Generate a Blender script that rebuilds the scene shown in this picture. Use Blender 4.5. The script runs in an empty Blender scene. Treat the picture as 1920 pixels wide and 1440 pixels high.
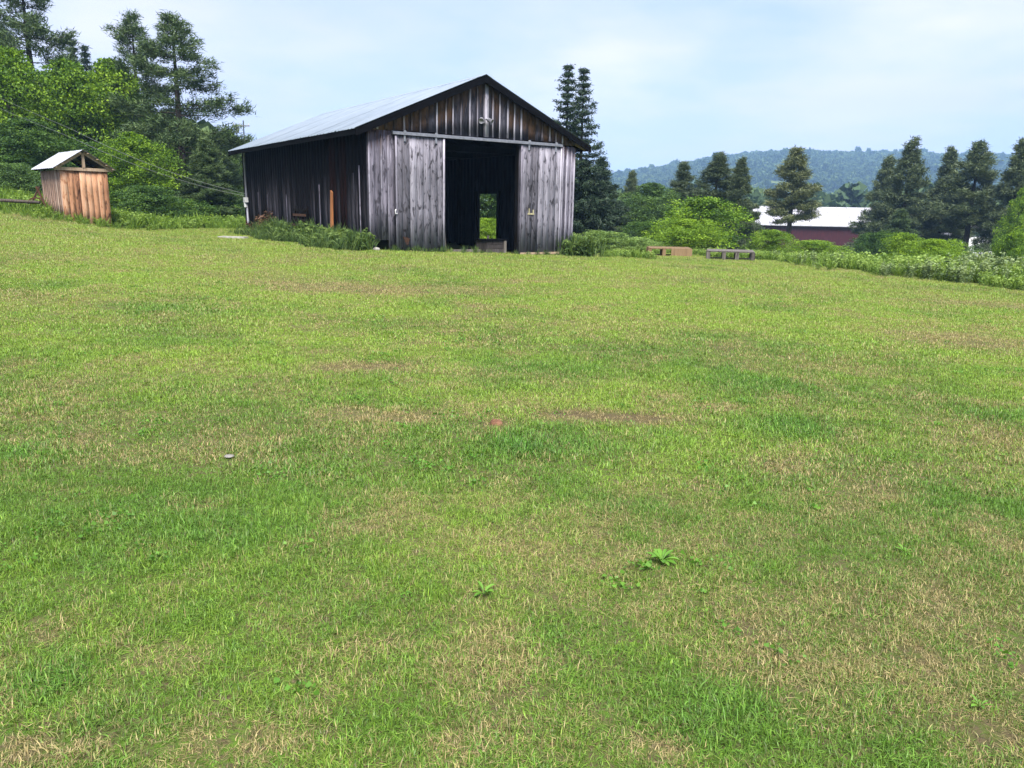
import bpy, math, random
import numpy as np
from mathutils import Vector, Matrix

random.seed(7)
RNG = np.random.default_rng(7)
SC = bpy.context.scene
COL = SC.collection

# ------------------------------------------------------------------ camera
F_PX, PITCH, ROLL, EYE = 1429.7, 0.2266, 0.0183, 1.6      # solved from the barn's corners (1920 x 1440 pixels)
cam_data = bpy.data.cameras.new('camera')
cam = bpy.data.objects.new('camera', cam_data)
COL.objects.link(cam)
cam_data.sensor_width = 36.0
cam_data.lens = F_PX * 36.0 / 1920.0
cam_data.clip_start = 0.05
cam_data.clip_end = 12000
_f = Vector((0, math.cos(PITCH), -math.sin(PITCH)))
_u = Vector((0, math.sin(PITCH), math.cos(PITCH)))
_r = Vector((1, 0, 0))
CR = _r * math.cos(ROLL) + _u * math.sin(ROLL)
CU = _u * math.cos(ROLL) - _r * math.sin(ROLL)
CF = _f
cam.matrix_world = Matrix(((CR.x, CU.x, -CF.x, 0), (CR.y, CU.y, -CF.y, 0), (CR.z, CU.z, -CF.z, EYE), (0, 0, 0, 1)))
SC.camera = cam

# ------------------------------------------------------------------ light
SUN_EL, SUN_AZ = math.radians(58), math.radians(172)       # azimuth clockwise from +Y: behind the camera, to the right
sun_dir = Vector((math.sin(SUN_AZ) * math.cos(SUN_EL), math.cos(SUN_AZ) * math.cos(SUN_EL), math.sin(SUN_EL)))
sd = bpy.data.lights.new('sun', 'SUN')
sd.energy = 2.9
sd.angle = math.radians(28)
sd.color = (1.0, 0.96, 0.90)
sun = bpy.data.objects.new('sun', sd)
COL.objects.link(sun)
sun.rotation_euler = sun_dir.to_track_quat('Z', 'Y').to_euler()
sun.location = (0, 0, 60)

world = bpy.data.worlds.new('World')
SC.world = world
world.use_nodes = True
SKY_STRENGTH = 0.05
EXPOSURE = 2.05


def build_world():
    nt = world.node_tree
    N, L = nt.nodes, nt.links
    N.clear()
    out = N.new('ShaderNodeOutputWorld')
    bg = N.new('ShaderNodeBackground')
    bg.inputs['Strength'].default_value = SKY_STRENGTH
    sky = N.new('ShaderNodeTexSky')
    sky.sky_type = 'NISHITA'
    sky.sun_disc = False
    sky.sun_elevation = SUN_EL
    sky.sun_rotation = SUN_AZ
    sky.air_density = 1.0
    sky.dust_density = 1.5
    tc = N.new('ShaderNodeTexCoord')
    sep = N.new('ShaderNodeSeparateXYZ')
    L.new(tc.outputs['Generated'], sep.inputs[0])
    # flat cloud deck: direction projected on a plane overhead
    add = N.new('ShaderNodeMath'); add.operation = 'ABSOLUTE'
    L.new(sep.outputs['Z'], add.inputs[0])
    a2 = N.new('ShaderNodeMath'); a2.operation = 'ADD'; a2.inputs[1].default_value = 0.16
    L.new(add.outputs[0], a2.inputs[0])
    dx = N.new('ShaderNodeMath'); dx.operation = 'DIVIDE'
    dy = N.new('ShaderNodeMath'); dy.operation = 'DIVIDE'
    L.new(sep.outputs['X'], dx.inputs[0]); L.new(a2.outputs[0], dx.inputs[1])
    L.new(sep.outputs['Y'], dy.inputs[0]); L.new(a2.outputs[0], dy.inputs[1])
    cmb = N.new('ShaderNodeCombineXYZ')
    L.new(dx.outputs[0], cmb.inputs[0]); L.new(dy.outputs[0], cmb.inputs[1])
    n1 = N.new('ShaderNodeTexNoise'); n1.inputs['Scale'].default_value = 1.0; n1.inputs['Detail'].default_value = 5
    n1.inputs['Roughness'].default_value = 0.5
    L.new(cmb.outputs[0], n1.inputs['Vector'])
    n2 = N.new('ShaderNodeTexNoise'); n2.inputs['Scale'].default_value = 0.45; n2.inputs['Detail'].default_value = 3
    L.new(cmb.outputs[0], n2.inputs['Vector'])
    r1 = N.new('ShaderNodeValToRGB')
    e = r1.color_ramp.elements
    e[0].position, e[1].position = 0.40, 0.66
    e[0].color = (0.0, 0.0, 0.0, 1); e[1].color = (1, 1, 1, 1)
    L.new(n1.outputs['Fac'], r1.inputs['Fac'])
    r2 = N.new('ShaderNodeValToRGB')
    e = r2.color_ramp.elements
    e[0].position, e[1].position = 0.36, 0.64
    e[0].color = (3.95, 4.23, 5.85, 1); e[1].color = (5.3, 5.25, 5.93, 1)
    L.new(n2.outputs['Fac'], r2.inputs['Fac'])
    thin = N.new('ShaderNodeMix'); thin.data_type = 'RGBA'; thin.inputs['Factor'].default_value = 0.8
    L.new(sky.outputs['Color'], thin.inputs[6])
    thin.inputs[7].default_value = (3.24, 3.99, 6.0, 1)
    mx = N.new('ShaderNodeMix'); mx.data_type = 'RGBA'
    low = N.new('ShaderNodeMapRange')
    low.inputs[1].default_value = 0.0; low.inputs[2].default_value = 0.22; low.inputs[3].default_value = 0.6; low.inputs[4].default_value = 0.0
    L.new(add.outputs[0], low.inputs[0])
    fac = N.new('ShaderNodeMath'); fac.operation = 'ADD'; fac.use_clamp = True
    L.new(r1.outputs['Color'], fac.inputs[0]); L.new(low.outputs[0], fac.inputs[1])
    L.new(fac.outputs[0], mx.inputs['Factor'])
    L.new(thin.outputs[2], mx.inputs[6]); L.new(r2.outputs['Color'], mx.inputs[7])
    L.new(mx.outputs[2], bg.inputs['Color'])
    L.new(bg.outputs[0], out.inputs['Surface'])


build_world()
SC.view_settings.view_transform = 'Standard'
SC.view_settings.look = 'None'
SC.view_settings.gamma = 1.0
SC.view_settings.use_curve_mapping = False
SC.view_settings.exposure = EXPOSURE
SC.cycles.use_denoising = True
SC.cycles.max_bounces = 5
SC.cycles.diffuse_bounces = 3
SC.cycles.transmission_bounces = 3
SC.cycles.glossy_bounces = 2
SC.cycles.transparent_max_bounces = 6
SC.cycles.volume_bounces = 0

# ------------------------------------------------------------------ positions from pixels


def ray(px, py):
    return CF + CR * ((px - 960) / F_PX) + CU * ((720 - py) / F_PX)


def at(px, py, Y):
    d = ray(px, py)
    return d * (Y / d.y) + Vector((0, 0, EYE))


# ------------------------------------------------------------------ terrain
CTRL = np.array([
    (0, 0, 0), (-6, 0, .05), (6, 0, -.02), (0, -6, 0), (0, 8, .03), (-8, 10, .22), (8, 10, -.12), (0, 16, .10),
    (-4.2, 22.65, .31), (2, 27, .0), (-11.4, 33, .52), (-14.6, 28.3, .55), (-15.9, 27.4, .95), (-17.2, 26, 1.12), (-18.6, 29.8, 1.25),
    (-16.7, 36, .35), (-13.2, 36, .4), (14, 21, -.35), (11.5, 26, -.33), (9, 30, -.25), (6.7, 34, -.33), (3.65, 34, -.3),
    (-24, 20, 1.7), (-24, 34, 2.0), (-24, 8, 1.0), (-8, 45, .1), (20, 10, -.5), (20, 30, -.5), (8, 45, -.4), (-20, -6, .4), (20, -6, -.4)], float)


def _tps(r2):
    return np.where(r2 > 1e-12, 0.5 * r2 * np.log(np.maximum(r2, 1e-12)), 0)


def _solve_tps():
    n = len(CTRL)
    P = CTRL[:, :2]
    K = _tps(((P[:, None] - P[None]) ** 2).sum(-1)) + np.eye(n) * 1.2
    A = np.zeros((n + 3, n + 3))
    A[:n, :n] = K
    A[:n, n] = 1; A[:n, n + 1:] = P
    A[n, :n] = 1; A[n + 1:, :n] = P.T
    b = np.zeros(n + 3); b[:n] = CTRL[:, 2]
    return np.linalg.solve(A, b)


TPS = _solve_tps()


def smooth(a, b, x):
    t = np.clip((x - a) / (b - a), 0, 1)
    return t * t * (3 - 2 * t)


HX = np.array([-900, -300, -50, 120, 215, 300, 380, 450, 514, 590, 670, 740, 800, 916, 1200, 1800, 3000], float)
HZ = np.array([8, 10, 22, 46, 61, 74, 89, 97, 103, 101, 101, 104, 101, 101, 92, 70, 50], float)


def terrain(x, y):
    x = np.asarray(x, float); y = np.asarray(y, float)
    xf, yf = x.ravel(), y.ravel()
    z = np.empty_like(xf)
    for i in range(0, len(xf), 20000):
        xs, ys = np.clip(xf[i:i + 20000], -40, 40), np.clip(yf[i:i + 20000], -20, 60)
        r2 = (xs[:, None] - CTRL[:, 0]) ** 2 + (ys[:, None] - CTRL[:, 1]) ** 2
        z[i:i + 20000] = _tps(r2) @ TPS[:-3] + TPS[-3] + TPS[-2] * xs + TPS[-1] * ys
    d = np.hypot(xf, yf - 18)
    z = z * (1 - smooth(26, 48, d)) + smooth(26, 48, d) * 0.0
    s = (xf - 14) * .87 + (yf - 21) * .49
    z -= 4.7 * smooth(0, 62, s) * smooth(-8, 6, yf - 8)
    z += 14 * smooth(18, 110, -xf + 0.0) * smooth(-60, 10, yf)
    hx = np.interp(xf / np.maximum(yf, 200) * 1500, HX, HZ)
    z += (hx + 4.7) * smooth(520, 1500, yf) * np.minimum(1, 1500 / np.maximum(yf, 1500)) 
    return z.reshape(x.shape)


def gz(x, y):
    return float(terrain(np.array([x]), np.array([y]))[0])


def on_ground(px, py, y0=1.5, y1=80):
    """where the sight line of a pixel meets the ground"""
    d = ray(px, py)
    Y = np.linspace(y0, y1, 1600)
    X = d.x / d.y * Y
    Z = EYE + d.z / d.y * Y
    below = np.nonzero(Z < terrain(X, Y))[0]
    i = below[0] if len(below) else len(Y) - 1
    return Vector((X[i], Y[i], gz(X[i], Y[i])))


# ------------------------------------------------------------------ numpy noise
def _hash(ix, iy, seed):
    h = (ix.astype(np.int64) * 374761393 + iy.astype(np.int64) * 668265263 + seed * 974634777) & 0xffffffff
    h = ((h ^ (h >> 13)) * 1274126177) & 0xffffffff
    return ((h ^ (h >> 16)) & 0xffff) / 65535.0


def vnoise(x, y, seed=0):
    ix, iy = np.floor(x), np.floor(y)
    fx, fy = x - ix, y - iy
    fx = fx * fx * (3 - 2 * fx); fy = fy * fy * (3 - 2 * fy)
    a = _hash(ix, iy, seed); b = _hash(ix + 1, iy, seed); c = _hash(ix, iy + 1, seed); d = _hash(ix + 1, iy + 1, seed)
    return (a * (1 - fx) + b * fx) * (1 - fy) + (c * (1 - fx) + d * fx) * fy


def fbm(x, y, seed=0, octv=4):
    s = 0; a = 0.5; t = 0
    for i in range(octv):
        s = s + a * vnoise(x, y, seed + i * 17); t += a
        x, y, a = x * 2.03 + 5.1, y * 2.03 + 1.7, a * 0.55
    return s / t


# worn, dry spots seen in the lawn: pixel, half width and half depth in metres, strength
SPOTS = []
for px, py, rx, ry, k in [(1150, 783, .75, .22, 1.0), (720, 780, .55, .28, 1.0), (690, 690, .7, .4, .8), (1345, 768, .3, .2, .8),
                          (930, 798, .12, .1, .9), (1490, 885, .4, .25, .7), (1720, 1245, .09, .16, .9), (60, 1430, .25, .08, 1.0),
                          (480, 1410, .12, .12, .8), (1240, 1420, .12, .1, .9), (640, 540, 2.4, 1.1, .75), (880, 545, 1.6, .8, .6),
                          (1830, 640, 1.7, 1.0, .75), (1860, 570, 2.6, 1.2, .6), (60, 560, 2.0, .9, .5), (60, 480, 3.0, .9, .45), (1300, 1030, .25, .12, .5),
                          (1020, 1040, .4, .12, .6), (450, 735, .7, .3, .5), (80, 790, .5, .2, .6), (900, 700, .8, .3, .5), (1560, 690, .8, .3, .5),
                          (330, 1240, .2, .12, .5), (700, 1220, .25, .12, .5), (1780, 1130, .3, .15, .5), (1880, 1390, .12, .1, .8), (850, 1410, .1, .08, .6),
                          (480, 520, 2.2, .9, .5), (1120, 610, 1.1, .6, .4), (10, 1340, .06, .1, .9), (980, 760, .4, .2, .5)]:
    p = on_ground(px, py)
    SPOTS.append((p.x, p.y, rx, ry, k))
LUSH = []
for px, py, rx, ry, k in [(1000, 840, .5, .3, 1.0), (40, 855, .25, .2, .9), (330, 580, .9, .5, .8), (400, 735, .5, .3, .6), (1450, 800, .6, .3, .8), (1000, 690, .8, .4, .6),
                          (1150, 960, .4, .2, .4), (100, 1290, .15, .15, .9), (430, 1000, .4, .3, .6), (1380, 720, .7, .4, .6), (190, 620, .8, .4, .6), (1890, 780, .5, .3, .6)]:
    p = on_ground(px, py)
    LUSH.append((p.x, p.y, rx, ry, k))


def lawn_tint(x, y):
    """dryness and lushness of the turf, 0..1 each, and a value drift that brightens with distance"""
    wx = (fbm(x * 1.3, y * 1.3, 31) - .5) * .7
    wy = (fbm(x * 1.3, y * 1.3, 57) - .5) * .7
    dry = 0.22 + 0.6 * (fbm(x * .6 + wx, y * .6 + wy, 3) - .5) + 1.0 * (fbm(x * 2.4, y * 2.4, 9, 3) - .5) + .8 * (fbm(x * 6.5, y * 6.5, 13, 3) - .5)
    dist = np.hypot(x, y)
    far = smooth(7, 17, dist)
    dry = dry + 0.06 * far
    n = fbm(x * 3.1, y * 3.1, 77)
    for sx, sy, rx, ry, k in SPOTS:
        r = np.hypot((x - sx + wx * rx) / rx, (y - sy + wy * ry) / ry)
        dry = np.maximum(dry, k * (1 - smooth(.35, 1.35, r + (n - .5) * .9)))
    lush = 1.1 * (fbm(x * .42 + 9, y * .42 + wy, 21) - .54) + 1.3 * (fbm(x * 3.2 + 2, y * 3.2, 25, 3) - .52)
    for sx, sy, rx, ry, k in LUSH:
        r = np.hypot((x - sx + wx * rx) / rx, (y - sy + wy * ry) / ry)
        g = k * (1 - smooth(.3, 1.4, r + (n - .5) * .8))
        lush = np.maximum(lush, g)
        dry = dry * (1 - .75 * g)
    val = fbm(x * .8 + 3, y * .8, 41) + .34 * smooth(3.5, 15, dist) - .15  # yellower turf far off, with its brighter low-angle look painted into the tint
    return np.clip(dry, 0, 1), np.clip(lush, 0, 1), val


# ------------------------------------------------------------------ scene helpers
def tag(o, label=None, cat=None, group=None, kind=None):
    if label: o['label'] = label
    if cat: o['category'] = cat
    if group: o['group'] = group
    if kind: o['kind'] = kind
    return o


def empty(name, loc=(0, 0, 0), rz=0.0):
    o = bpy.data.objects.new(name, None)
    o.empty_display_size = 0.2
    o.location = loc
    o.rotation_euler = (0, 0, rz)
    COL.objects.link(o)
    return o


def link(name, me, mat=None, parent=None, loc=None):
    o = bpy.data.objects.new(name, me)
    if mat is not None and not me.materials:
        me.materials.append(mat)
    if parent is not None: o.parent = parent
    if loc is not None: o.location = loc
    COL.objects.link(o)
    return o


def np_mesh(name, V, F, attrs=None, smooth_shade=False):
    """mesh from an (n,3) array and a list of (m,k) index arrays; attrs: point attributes"""
    me = bpy.data.meshes.new(name)
    V = np.asarray(V, np.float32)
    if not isinstance(F, list): F = [F]
    F = [np.asarray(f, np.int32) for f in F if len(f)]
    me.vertices.add(len(V)); me.vertices.foreach_set('co', V.ravel())
    nl = sum(f.size for f in F); nf = sum(len(f) for f in F)
    me.loops.add(nl); me.polygons.add(nf)
    me.loops.foreach_set('vertex_index', np.concatenate([f.ravel() for f in F]))
    tot = np.concatenate([np.full(len(f), f.shape[1], np.int32) for f in F])
    st = np.concatenate([[0], np.cumsum(tot)[:-1]]).astype(np.int32)
    me.polygons.foreach_set('loop_start', st)
    me.polygons.foreach_set('loop_total', tot)
    if smooth_shade: me.polygons.foreach_set('use_smooth', np.ones(nf, bool))
    me.update(calc_edges=True)
    for k, a in (attrs or {}).items():
        a = np.asarray(a, np.float32)
        if a.ndim == 1:
            t = me.attributes.new(k, 'FLOAT', 'POINT'); t.data.foreach_set('value', a)
        else:
            t = me.attributes.new(k, 'FLOAT_VECTOR', 'POINT'); t.data.foreach_set('vector', a.ravel())
    return me


class MB:
    """collects boxes, bars, tubes and sheets into one mesh"""
    def __init__(self):
        self.v, self.f = [], []

    def poly8(self, c):
        b = len(self.v)
        self.v += [tuple(p) for p in c]
        for q in ((0, 3, 2, 1), (4, 5, 6, 7), (0, 1, 5, 4), (1, 2, 6, 5), (2, 3, 7, 6), (3, 0, 4, 7)):
            self.f.append(tuple(b + i for i in q))
        return self

    def box(self, x0, x1, y0, y1, z0, z1):
        return self.poly8([(x0, y0, z0), (x1, y0, z0), (x1, y1, z0), (x0, y1, z0), (x0, y0, z1), (x1, y0, z1), (x1, y1, z1), (x0, y1, z1)])

    def bar(self, a, b, w, h, up=(0, 0, 1)):
        """rectangular bar from a to b, w sideways, h along up"""
        a, b = Vector(a), Vector(b)
        d = (b - a).normalized(); up = Vector(up)
        s = d.cross(up)
        if s.length < 1e-4: s = d.cross(Vector((1, 0, 0)))
        s.normalize(); u = s.cross(d).normalized()
        s *= w / 2; u *= h / 2
        return self.poly8([a - s - u, a + s - u, b + s - u, b - s - u, a - s + u, a + s + u, b + s + u, b - s + u])

    def tube(self, pts, rad, n=8, cap=True):
        pts = [Vector(p) for p in pts]
        if not hasattr(rad, '__len__'): rad = [rad] * len(pts)
        b0 = len(self.v)
        for i, p in enumerate(pts):
            d = (pts[min(i + 1, len(pts) - 1)] - pts[max(i - 1, 0)]).normalized()
            s = d.cross(Vector((0.13, 0.99, 0.07)))
            if s.length < .05: s = d.cross(Vector((1, 0, 0)))
            s.normalize(); t = s.cross(d)
            for k in range(n):
                a = 2 * math.pi * k / n
                self.v.append(tuple(p + (s * math.cos(a) + t * math.sin(a)) * rad[i]))
        for i in range(len(pts) - 1):
            for k in range(n):
                k2 = (k + 1) % n
                self.f.append((b0 + i * n + k, b0 + i * n + k2, b0 + (i + 1) * n + k2, b0 + (i + 1) * n + k))
        if cap:
            self.f.append(tuple(b0 + k for k in range(n)))
            self.f.append(tuple(b0 + (len(pts) - 1) * n + k for k in reversed(range(n))))
        return self

    def build(self, name, mat, parent=None, shade=False, loc=None):
        me = bpy.data.meshes.new(name)
        me.from_pydata(self.v, [], self.f)
        if shade:
            for p in me.polygons: p.use_smooth = True
        me.update()
        return link(name, me, mat, parent, loc)


# ------------------------------------------------------------------ materials
def new_mat(name):
    m = bpy.data.materials.new(name)
    m.use_nodes = True
    m.node_tree.nodes.clear()
    return m


class NT:
    def __init__(self, m):
        self.N, self.L = m.node_tree.nodes, m.node_tree.links

    def n(self, t, ins=None, **kw):
        nd = self.N.new(t)
        for k, v in kw.items(): setattr(nd, k, v)
        for k, v in (ins or {}).items():
            if hasattr(v, 'is_output'): self.L.new(v, nd.inputs[k])
            else: nd.inputs[k].default_value = v
        return nd

    def math(self, op, a, b=None, clamp=False):
        i = {0: a}
        if b is not None: i[1] = b
        return self.n('ShaderNodeMath', i, operation=op, use_clamp=clamp).outputs[0]

    def mix(self, f, a, b, blend='MIX'):
        nd = self.n('ShaderNodeMix', {'Factor': f, 6: a, 7: b}, data_type='RGBA', blend_type=blend)
        return nd.outputs[2]

    def ramp(self, f, stops):
        nd = self.n('ShaderNodeValToRGB', {'Fac': f})
        e = nd.color_ramp.elements
        while len(e) < len(stops): e.new(0.5)
        for el, (p, c) in zip(e, stops):
            el.position = p
            el.color = c if len(c) == 4 else (*c, 1)
        return nd.outputs['Color']

    def range(self, v, a, b, c=0.0, d=1.0):
        return self.n('ShaderNodeMapRange', {0: v, 1: a, 2: b, 3: c, 4: d}).outputs[0]

    def noise(self, vec, scale, detail=4, rough=.55, dist=0.0):
        return self.n('ShaderNodeTexNoise', {'Vector': vec, 'Scale': scale, 'Detail': detail, 'Roughness': rough, 'Distortion': dist}).outputs['Fac']

    def out(self, sh):
        self.n('ShaderNodeOutputMaterial', {'Surface': sh})


def c4(c): return (*c, 1.0)


def wood(name, stops, tint_amt=.35, knots=.5, tip=None, patch=None, rough=.85, foot=None, spec=.2):
    """weathered boards: grain along z, per-board tone, knots; tip = colour kept near the roof line, patch = stain colour"""
    m = new_mat(name); t = NT(m)
    tc = t.n('ShaderNodeTexCoord').outputs['Object']
    rnd = t.n('ShaderNodeObjectInfo').outputs['Random']
    off = t.n('ShaderNodeVectorMath', {0: tc, 1: t.n('ShaderNodeCombineXYZ', {0: t.math('MULTIPLY', rnd, 91.0), 1: t.math('MULTIPLY', rnd, 47.0), 2: t.math('MULTIPLY', rnd, 23.0)}).outputs[0]}, operation='ADD').outputs[0]
    gv = t.n('ShaderNodeMapping', {'Vector': off, 'Scale': (26, 26, 1.3)}).outputs[0]
    grain = t.noise(gv, 1.0, 6, .62, .35)
    fine = t.noise(t.n('ShaderNodeMapping', {'Vector': off, 'Scale': (110, 110, 4)}).outputs[0], 1.0, 3, .6)
    kv = t.n('ShaderNodeMapping', {'Vector': off, 'Scale': (9, 9, 3.2)}).outputs[0]
    kn = t.noise(kv, 1.0, 3, .5, .8)
    g = t.math('ADD', t.math('MULTIPLY', grain, .72), t.math('MULTIPLY', fine, .28))
    g = t.math('ADD', g, t.math('MULTIPLY', t.math('SUBTRACT', rnd, .5), tint_amt))
    g = t.math('SUBTRACT', g, t.math('MULTIPLY', t.range(kn, .55, .68), knots * .45))
    col = t.ramp(g, stops)
    if patch:
        pn = t.noise(t.n('ShaderNodeMapping', {'Vector': tc, 'Scale': (1.1, 1.1, .5)}).outputs[0], 1.4, 4, .6)
        col = t.mix(t.range(pn, .5, .68), col, c4(patch))
    if foot:
        # bottoms of the boards, wetted and bleached by splashing rain
        z = t.n('ShaderNodeSeparateXYZ', {0: tc}).outputs[2]
        fn = t.math('ADD', z, t.math('MULTIPLY', t.math('SUBTRACT', grain, .5), -3.6))
        fr = t.math('MULTIPLY', t.range(fn, foot[1], foot[2], 1.0, 0.0), t.range(rnd, .15, .9, .1, 1.0))
        col = t.mix(fr, col, t.ramp(g, [(.25, tuple(x * .35 for x in foot[0])), (.7, foot[0])]))
    if tip:
        a = t.n('ShaderNodeAttribute', attribute_name='tip').outputs['Fac']
        edge = t.math('ADD', a, t.math('MULTIPLY', t.math('SUBTRACT', grain, .5), 2.2))
        edge = t.math('ADD', edge, t.math('MULTIPLY', t.math('SUBTRACT', rnd, .5), .7))
        tipc = t.ramp(t.math('ADD', g, 0.0), [(.25, tuple(x * .18 for x in tip)), (.5, tuple(x * .6 for x in tip)), (.75, tip)])
        col = t.mix(t.range(edge, .0, .75, .9, 0.0), col, tipc)
    bmp = t.n('ShaderNodeBump', {'Height': g, 'Strength': .5, 'Distance': .012}).outputs[0]
    b = t.n('ShaderNodeBsdfPrincipled', {'Base Color': col, 'Roughness': rough, 'Normal': bmp})
    b.inputs['Specular IOR Level'].default_value = spec
    t.out(b.outputs[0])
    return m


def plain(name, a, b=None, rough=.8, metal=0.0, scale=6.0, spec=.3, bump=.15, vscale=(1, 1, 1)):
    m = new_mat(name); t = NT(m)
    tc = t.n('ShaderNodeTexCoord').outputs['Object']
    v = t.n('ShaderNodeMapping', {'Vector': tc, 'Scale': vscale}).outputs[0]
    n = t.noise(v, scale, 6, .6)
    rnd = t.n('ShaderNodeObjectInfo').outputs['Random']
    f = t.math('ADD', n, t.math('MULTIPLY', t.math('SUBTRACT', rnd, .5), .3))
    col = t.ramp(f, [(.3, a), (.7, b or a)])
    bm = t.n('ShaderNodeBump', {'Height': n, 'Strength': bump, 'Distance': .02}).outputs[0]
    p = t.n('ShaderNodeBsdfPrincipled', {'Base Color': col, 'Roughness': rough, 'Metallic': metal, 'Normal': bm})
    p.inputs['Specular IOR Level'].default_value = spec
    t.out(p.outputs[0])
    return m


def foliage(name, stops, trans=.3, rough=.6, vary=.25):
    """leaf faces: tone from the per-clump attribute 'rnd' and the tree's own random"""
    m = new_mat(name); t = NT(m)
    a = t.n('ShaderNodeAttribute', attribute_name='rnd').outputs['Fac']
    rnd = t.n('ShaderNodeObjectInfo').outputs['Random']
    f = t.math('ADD', a, t.math('MULTIPLY', t.math('SUBTRACT', rnd, .5), vary))
    col = t.ramp(f, stops)
    d = t.n('ShaderNodeBsdfPrincipled', {'Base Color': col, 'Roughness': rough})
    d.inputs['Specular IOR Level'].default_value = .25
    tr = t.n('ShaderNodeBsdfTranslucent', {'Color': t.mix(1.0, col, (1.25, 1.2, .55, 1), 'MULTIPLY')})
    mx = t.n('ShaderNodeMixShader', {0: trans, 1: d.outputs[0], 2: tr.outputs[0]})
    t.out(mx.outputs[0])
    return m


# colours of the turf
GREEN = (.092, .186, .020); LUSHC = (.066, .190, .028); YELLOW = (.205, .318, .036); STRAW = (.325, .262, .122); SOIL = (.08, .064, .034)


def grass_mat(name, trans=.3, lo=.40, hi=1.55, soft=.13):
    m = new_mat(name); t = NT(m)
    tv = t.n('ShaderNodeAttribute', attribute_name='tint', attribute_type='INSTANCER').outputs['Vector']
    sp = t.n('ShaderNodeSeparateXYZ', {0: tv})
    dry, lush, val = sp.outputs[0], sp.outputs[1], sp.outputs[2]
    a = t.n('ShaderNodeAttribute', attribute_name='rnd').outputs['Fac']
    hgt = t.n('ShaderNodeAttribute', attribute_name='hgt').outputs['Fac']
    g = t.mix(t.range(val, .3, .7), c4(GREEN), c4(YELLOW))
    g = t.mix(t.math('MULTIPLY', lush, .55), g, c4(LUSHC))
    # each blade dries on its own: more of them where the turf is dry
    isdry = t.range(t.math('SUBTRACT', t.math('MULTIPLY', dry, 1.05), a), -soft, soft)
    c = t.mix(isdry, g, c4(STRAW))
    vv = t.n('ShaderNodeMath', {0: a, 1: 7.31}, operation='MULTIPLY').outputs[0]
    vv = t.n('ShaderNodeMath', {0: vv}, operation='FRACT').outputs[0]
    k = t.range(vv, 0, 1, lo, hi)
    c = t.mix(1.0, c, t.n('ShaderNodeCombineXYZ', {0: k, 1: k, 2: k}).outputs[0], 'MULTIPLY')
    c = t.mix(t.range(hgt, .0, .45, .4, 0), c, c4((.14, .13, .06)))
    d = t.n('ShaderNodeBsdfPrincipled', {'Base Color': c, 'Roughness': .5})
    d.inputs['Specular IOR Level'].default_value = .35
    tr = t.n('ShaderNodeBsdfTranslucent', {'Color': t.mix(1.0, c, (1.2, 1.2, .5, 1), 'MULTIPLY')})
    t.out(t.n('ShaderNodeMixShader', {0: trans, 1: d.outputs[0], 2: tr.outputs[0]}).outputs[0])
    return m


def ground_mat():
    m = new_mat('turf_ground'); t = NT(m)
    tv = t.n('ShaderNodeAttribute', attribute_name='tint').outputs['Vector']
    sp = t.n('ShaderNodeSeparateXYZ', {0: tv})
    pos = t.n('ShaderNodeNewGeometry').outputs['Position']
    n1 = t.noise(pos, 26, 6, .7)
    n2 = t.noise(pos, 4.5, 5, .6)
    g = t.mix(t.range(sp.outputs[2], .3, .7), c4(GREEN), c4(YELLOW))
    g = t.mix(t.math('MULTIPLY', sp.outputs[1], .55), g, c4(LUSHC))
    g = t.mix(t.range(t.math('ADD', sp.outputs[0], t.math('MULTIPLY', t.math('SUBTRACT', n2, .5), 1.2)), .2, .9), g, c4((.12, .095, .045)))
    g = t.mix(1.0, g, (.6, .6, .6, 1), 'MULTIPLY')
    g = t.mix(t.range(n1, .40, .60), g, c4(SOIL))
    bm = t.n('ShaderNodeBump', {'Height': n1, 'Strength': .8, 'Distance': .03}).outputs[0]
    p = t.n('ShaderNodeBsdfPrincipled', {'Base Color': g, 'Roughness': .95, 'Normal': bm})
    p.inputs['Specular IOR Level'].default_value = .1
    t.out(p.outputs[0])
    return m


def roof_metal(name, a, b, rough=.38, metal=.55, stain=None):
    m = new_mat(name); t = NT(m)
    tc = t.n('ShaderNodeTexCoord').outputs['Object']
    rnd = t.n('ShaderNodeObjectInfo').outputs['Random']
    n = t.noise(t.n('ShaderNodeMapping', {'Vector': tc, 'Scale': (.6, 2.2, .6)}).outputs[0], 2.0, 6, .6)
    f = t.math('ADD', n, t.math('MULTIPLY', t.math('SUBTRACT', rnd, .5), .28))
    col = t.ramp(f, [(.3, a), (.7, b)])
    if stain:
        s = t.noise(t.n('ShaderNodeMapping', {'Vector': tc, 'Scale': (.8, 5, .8)}).outputs[0], 1.6, 5, .7)
        col = t.mix(t.range(s, .58, .75, 0, .6), col, c4(stain))
    p = t.n('ShaderNodeBsdfPrincipled', {'Base Color': col, 'Roughness': t.range(n, .3, .7, rough - .08, rough + .14), 'Metallic': metal})
    t.out(p.outputs[0])
    return m


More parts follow.
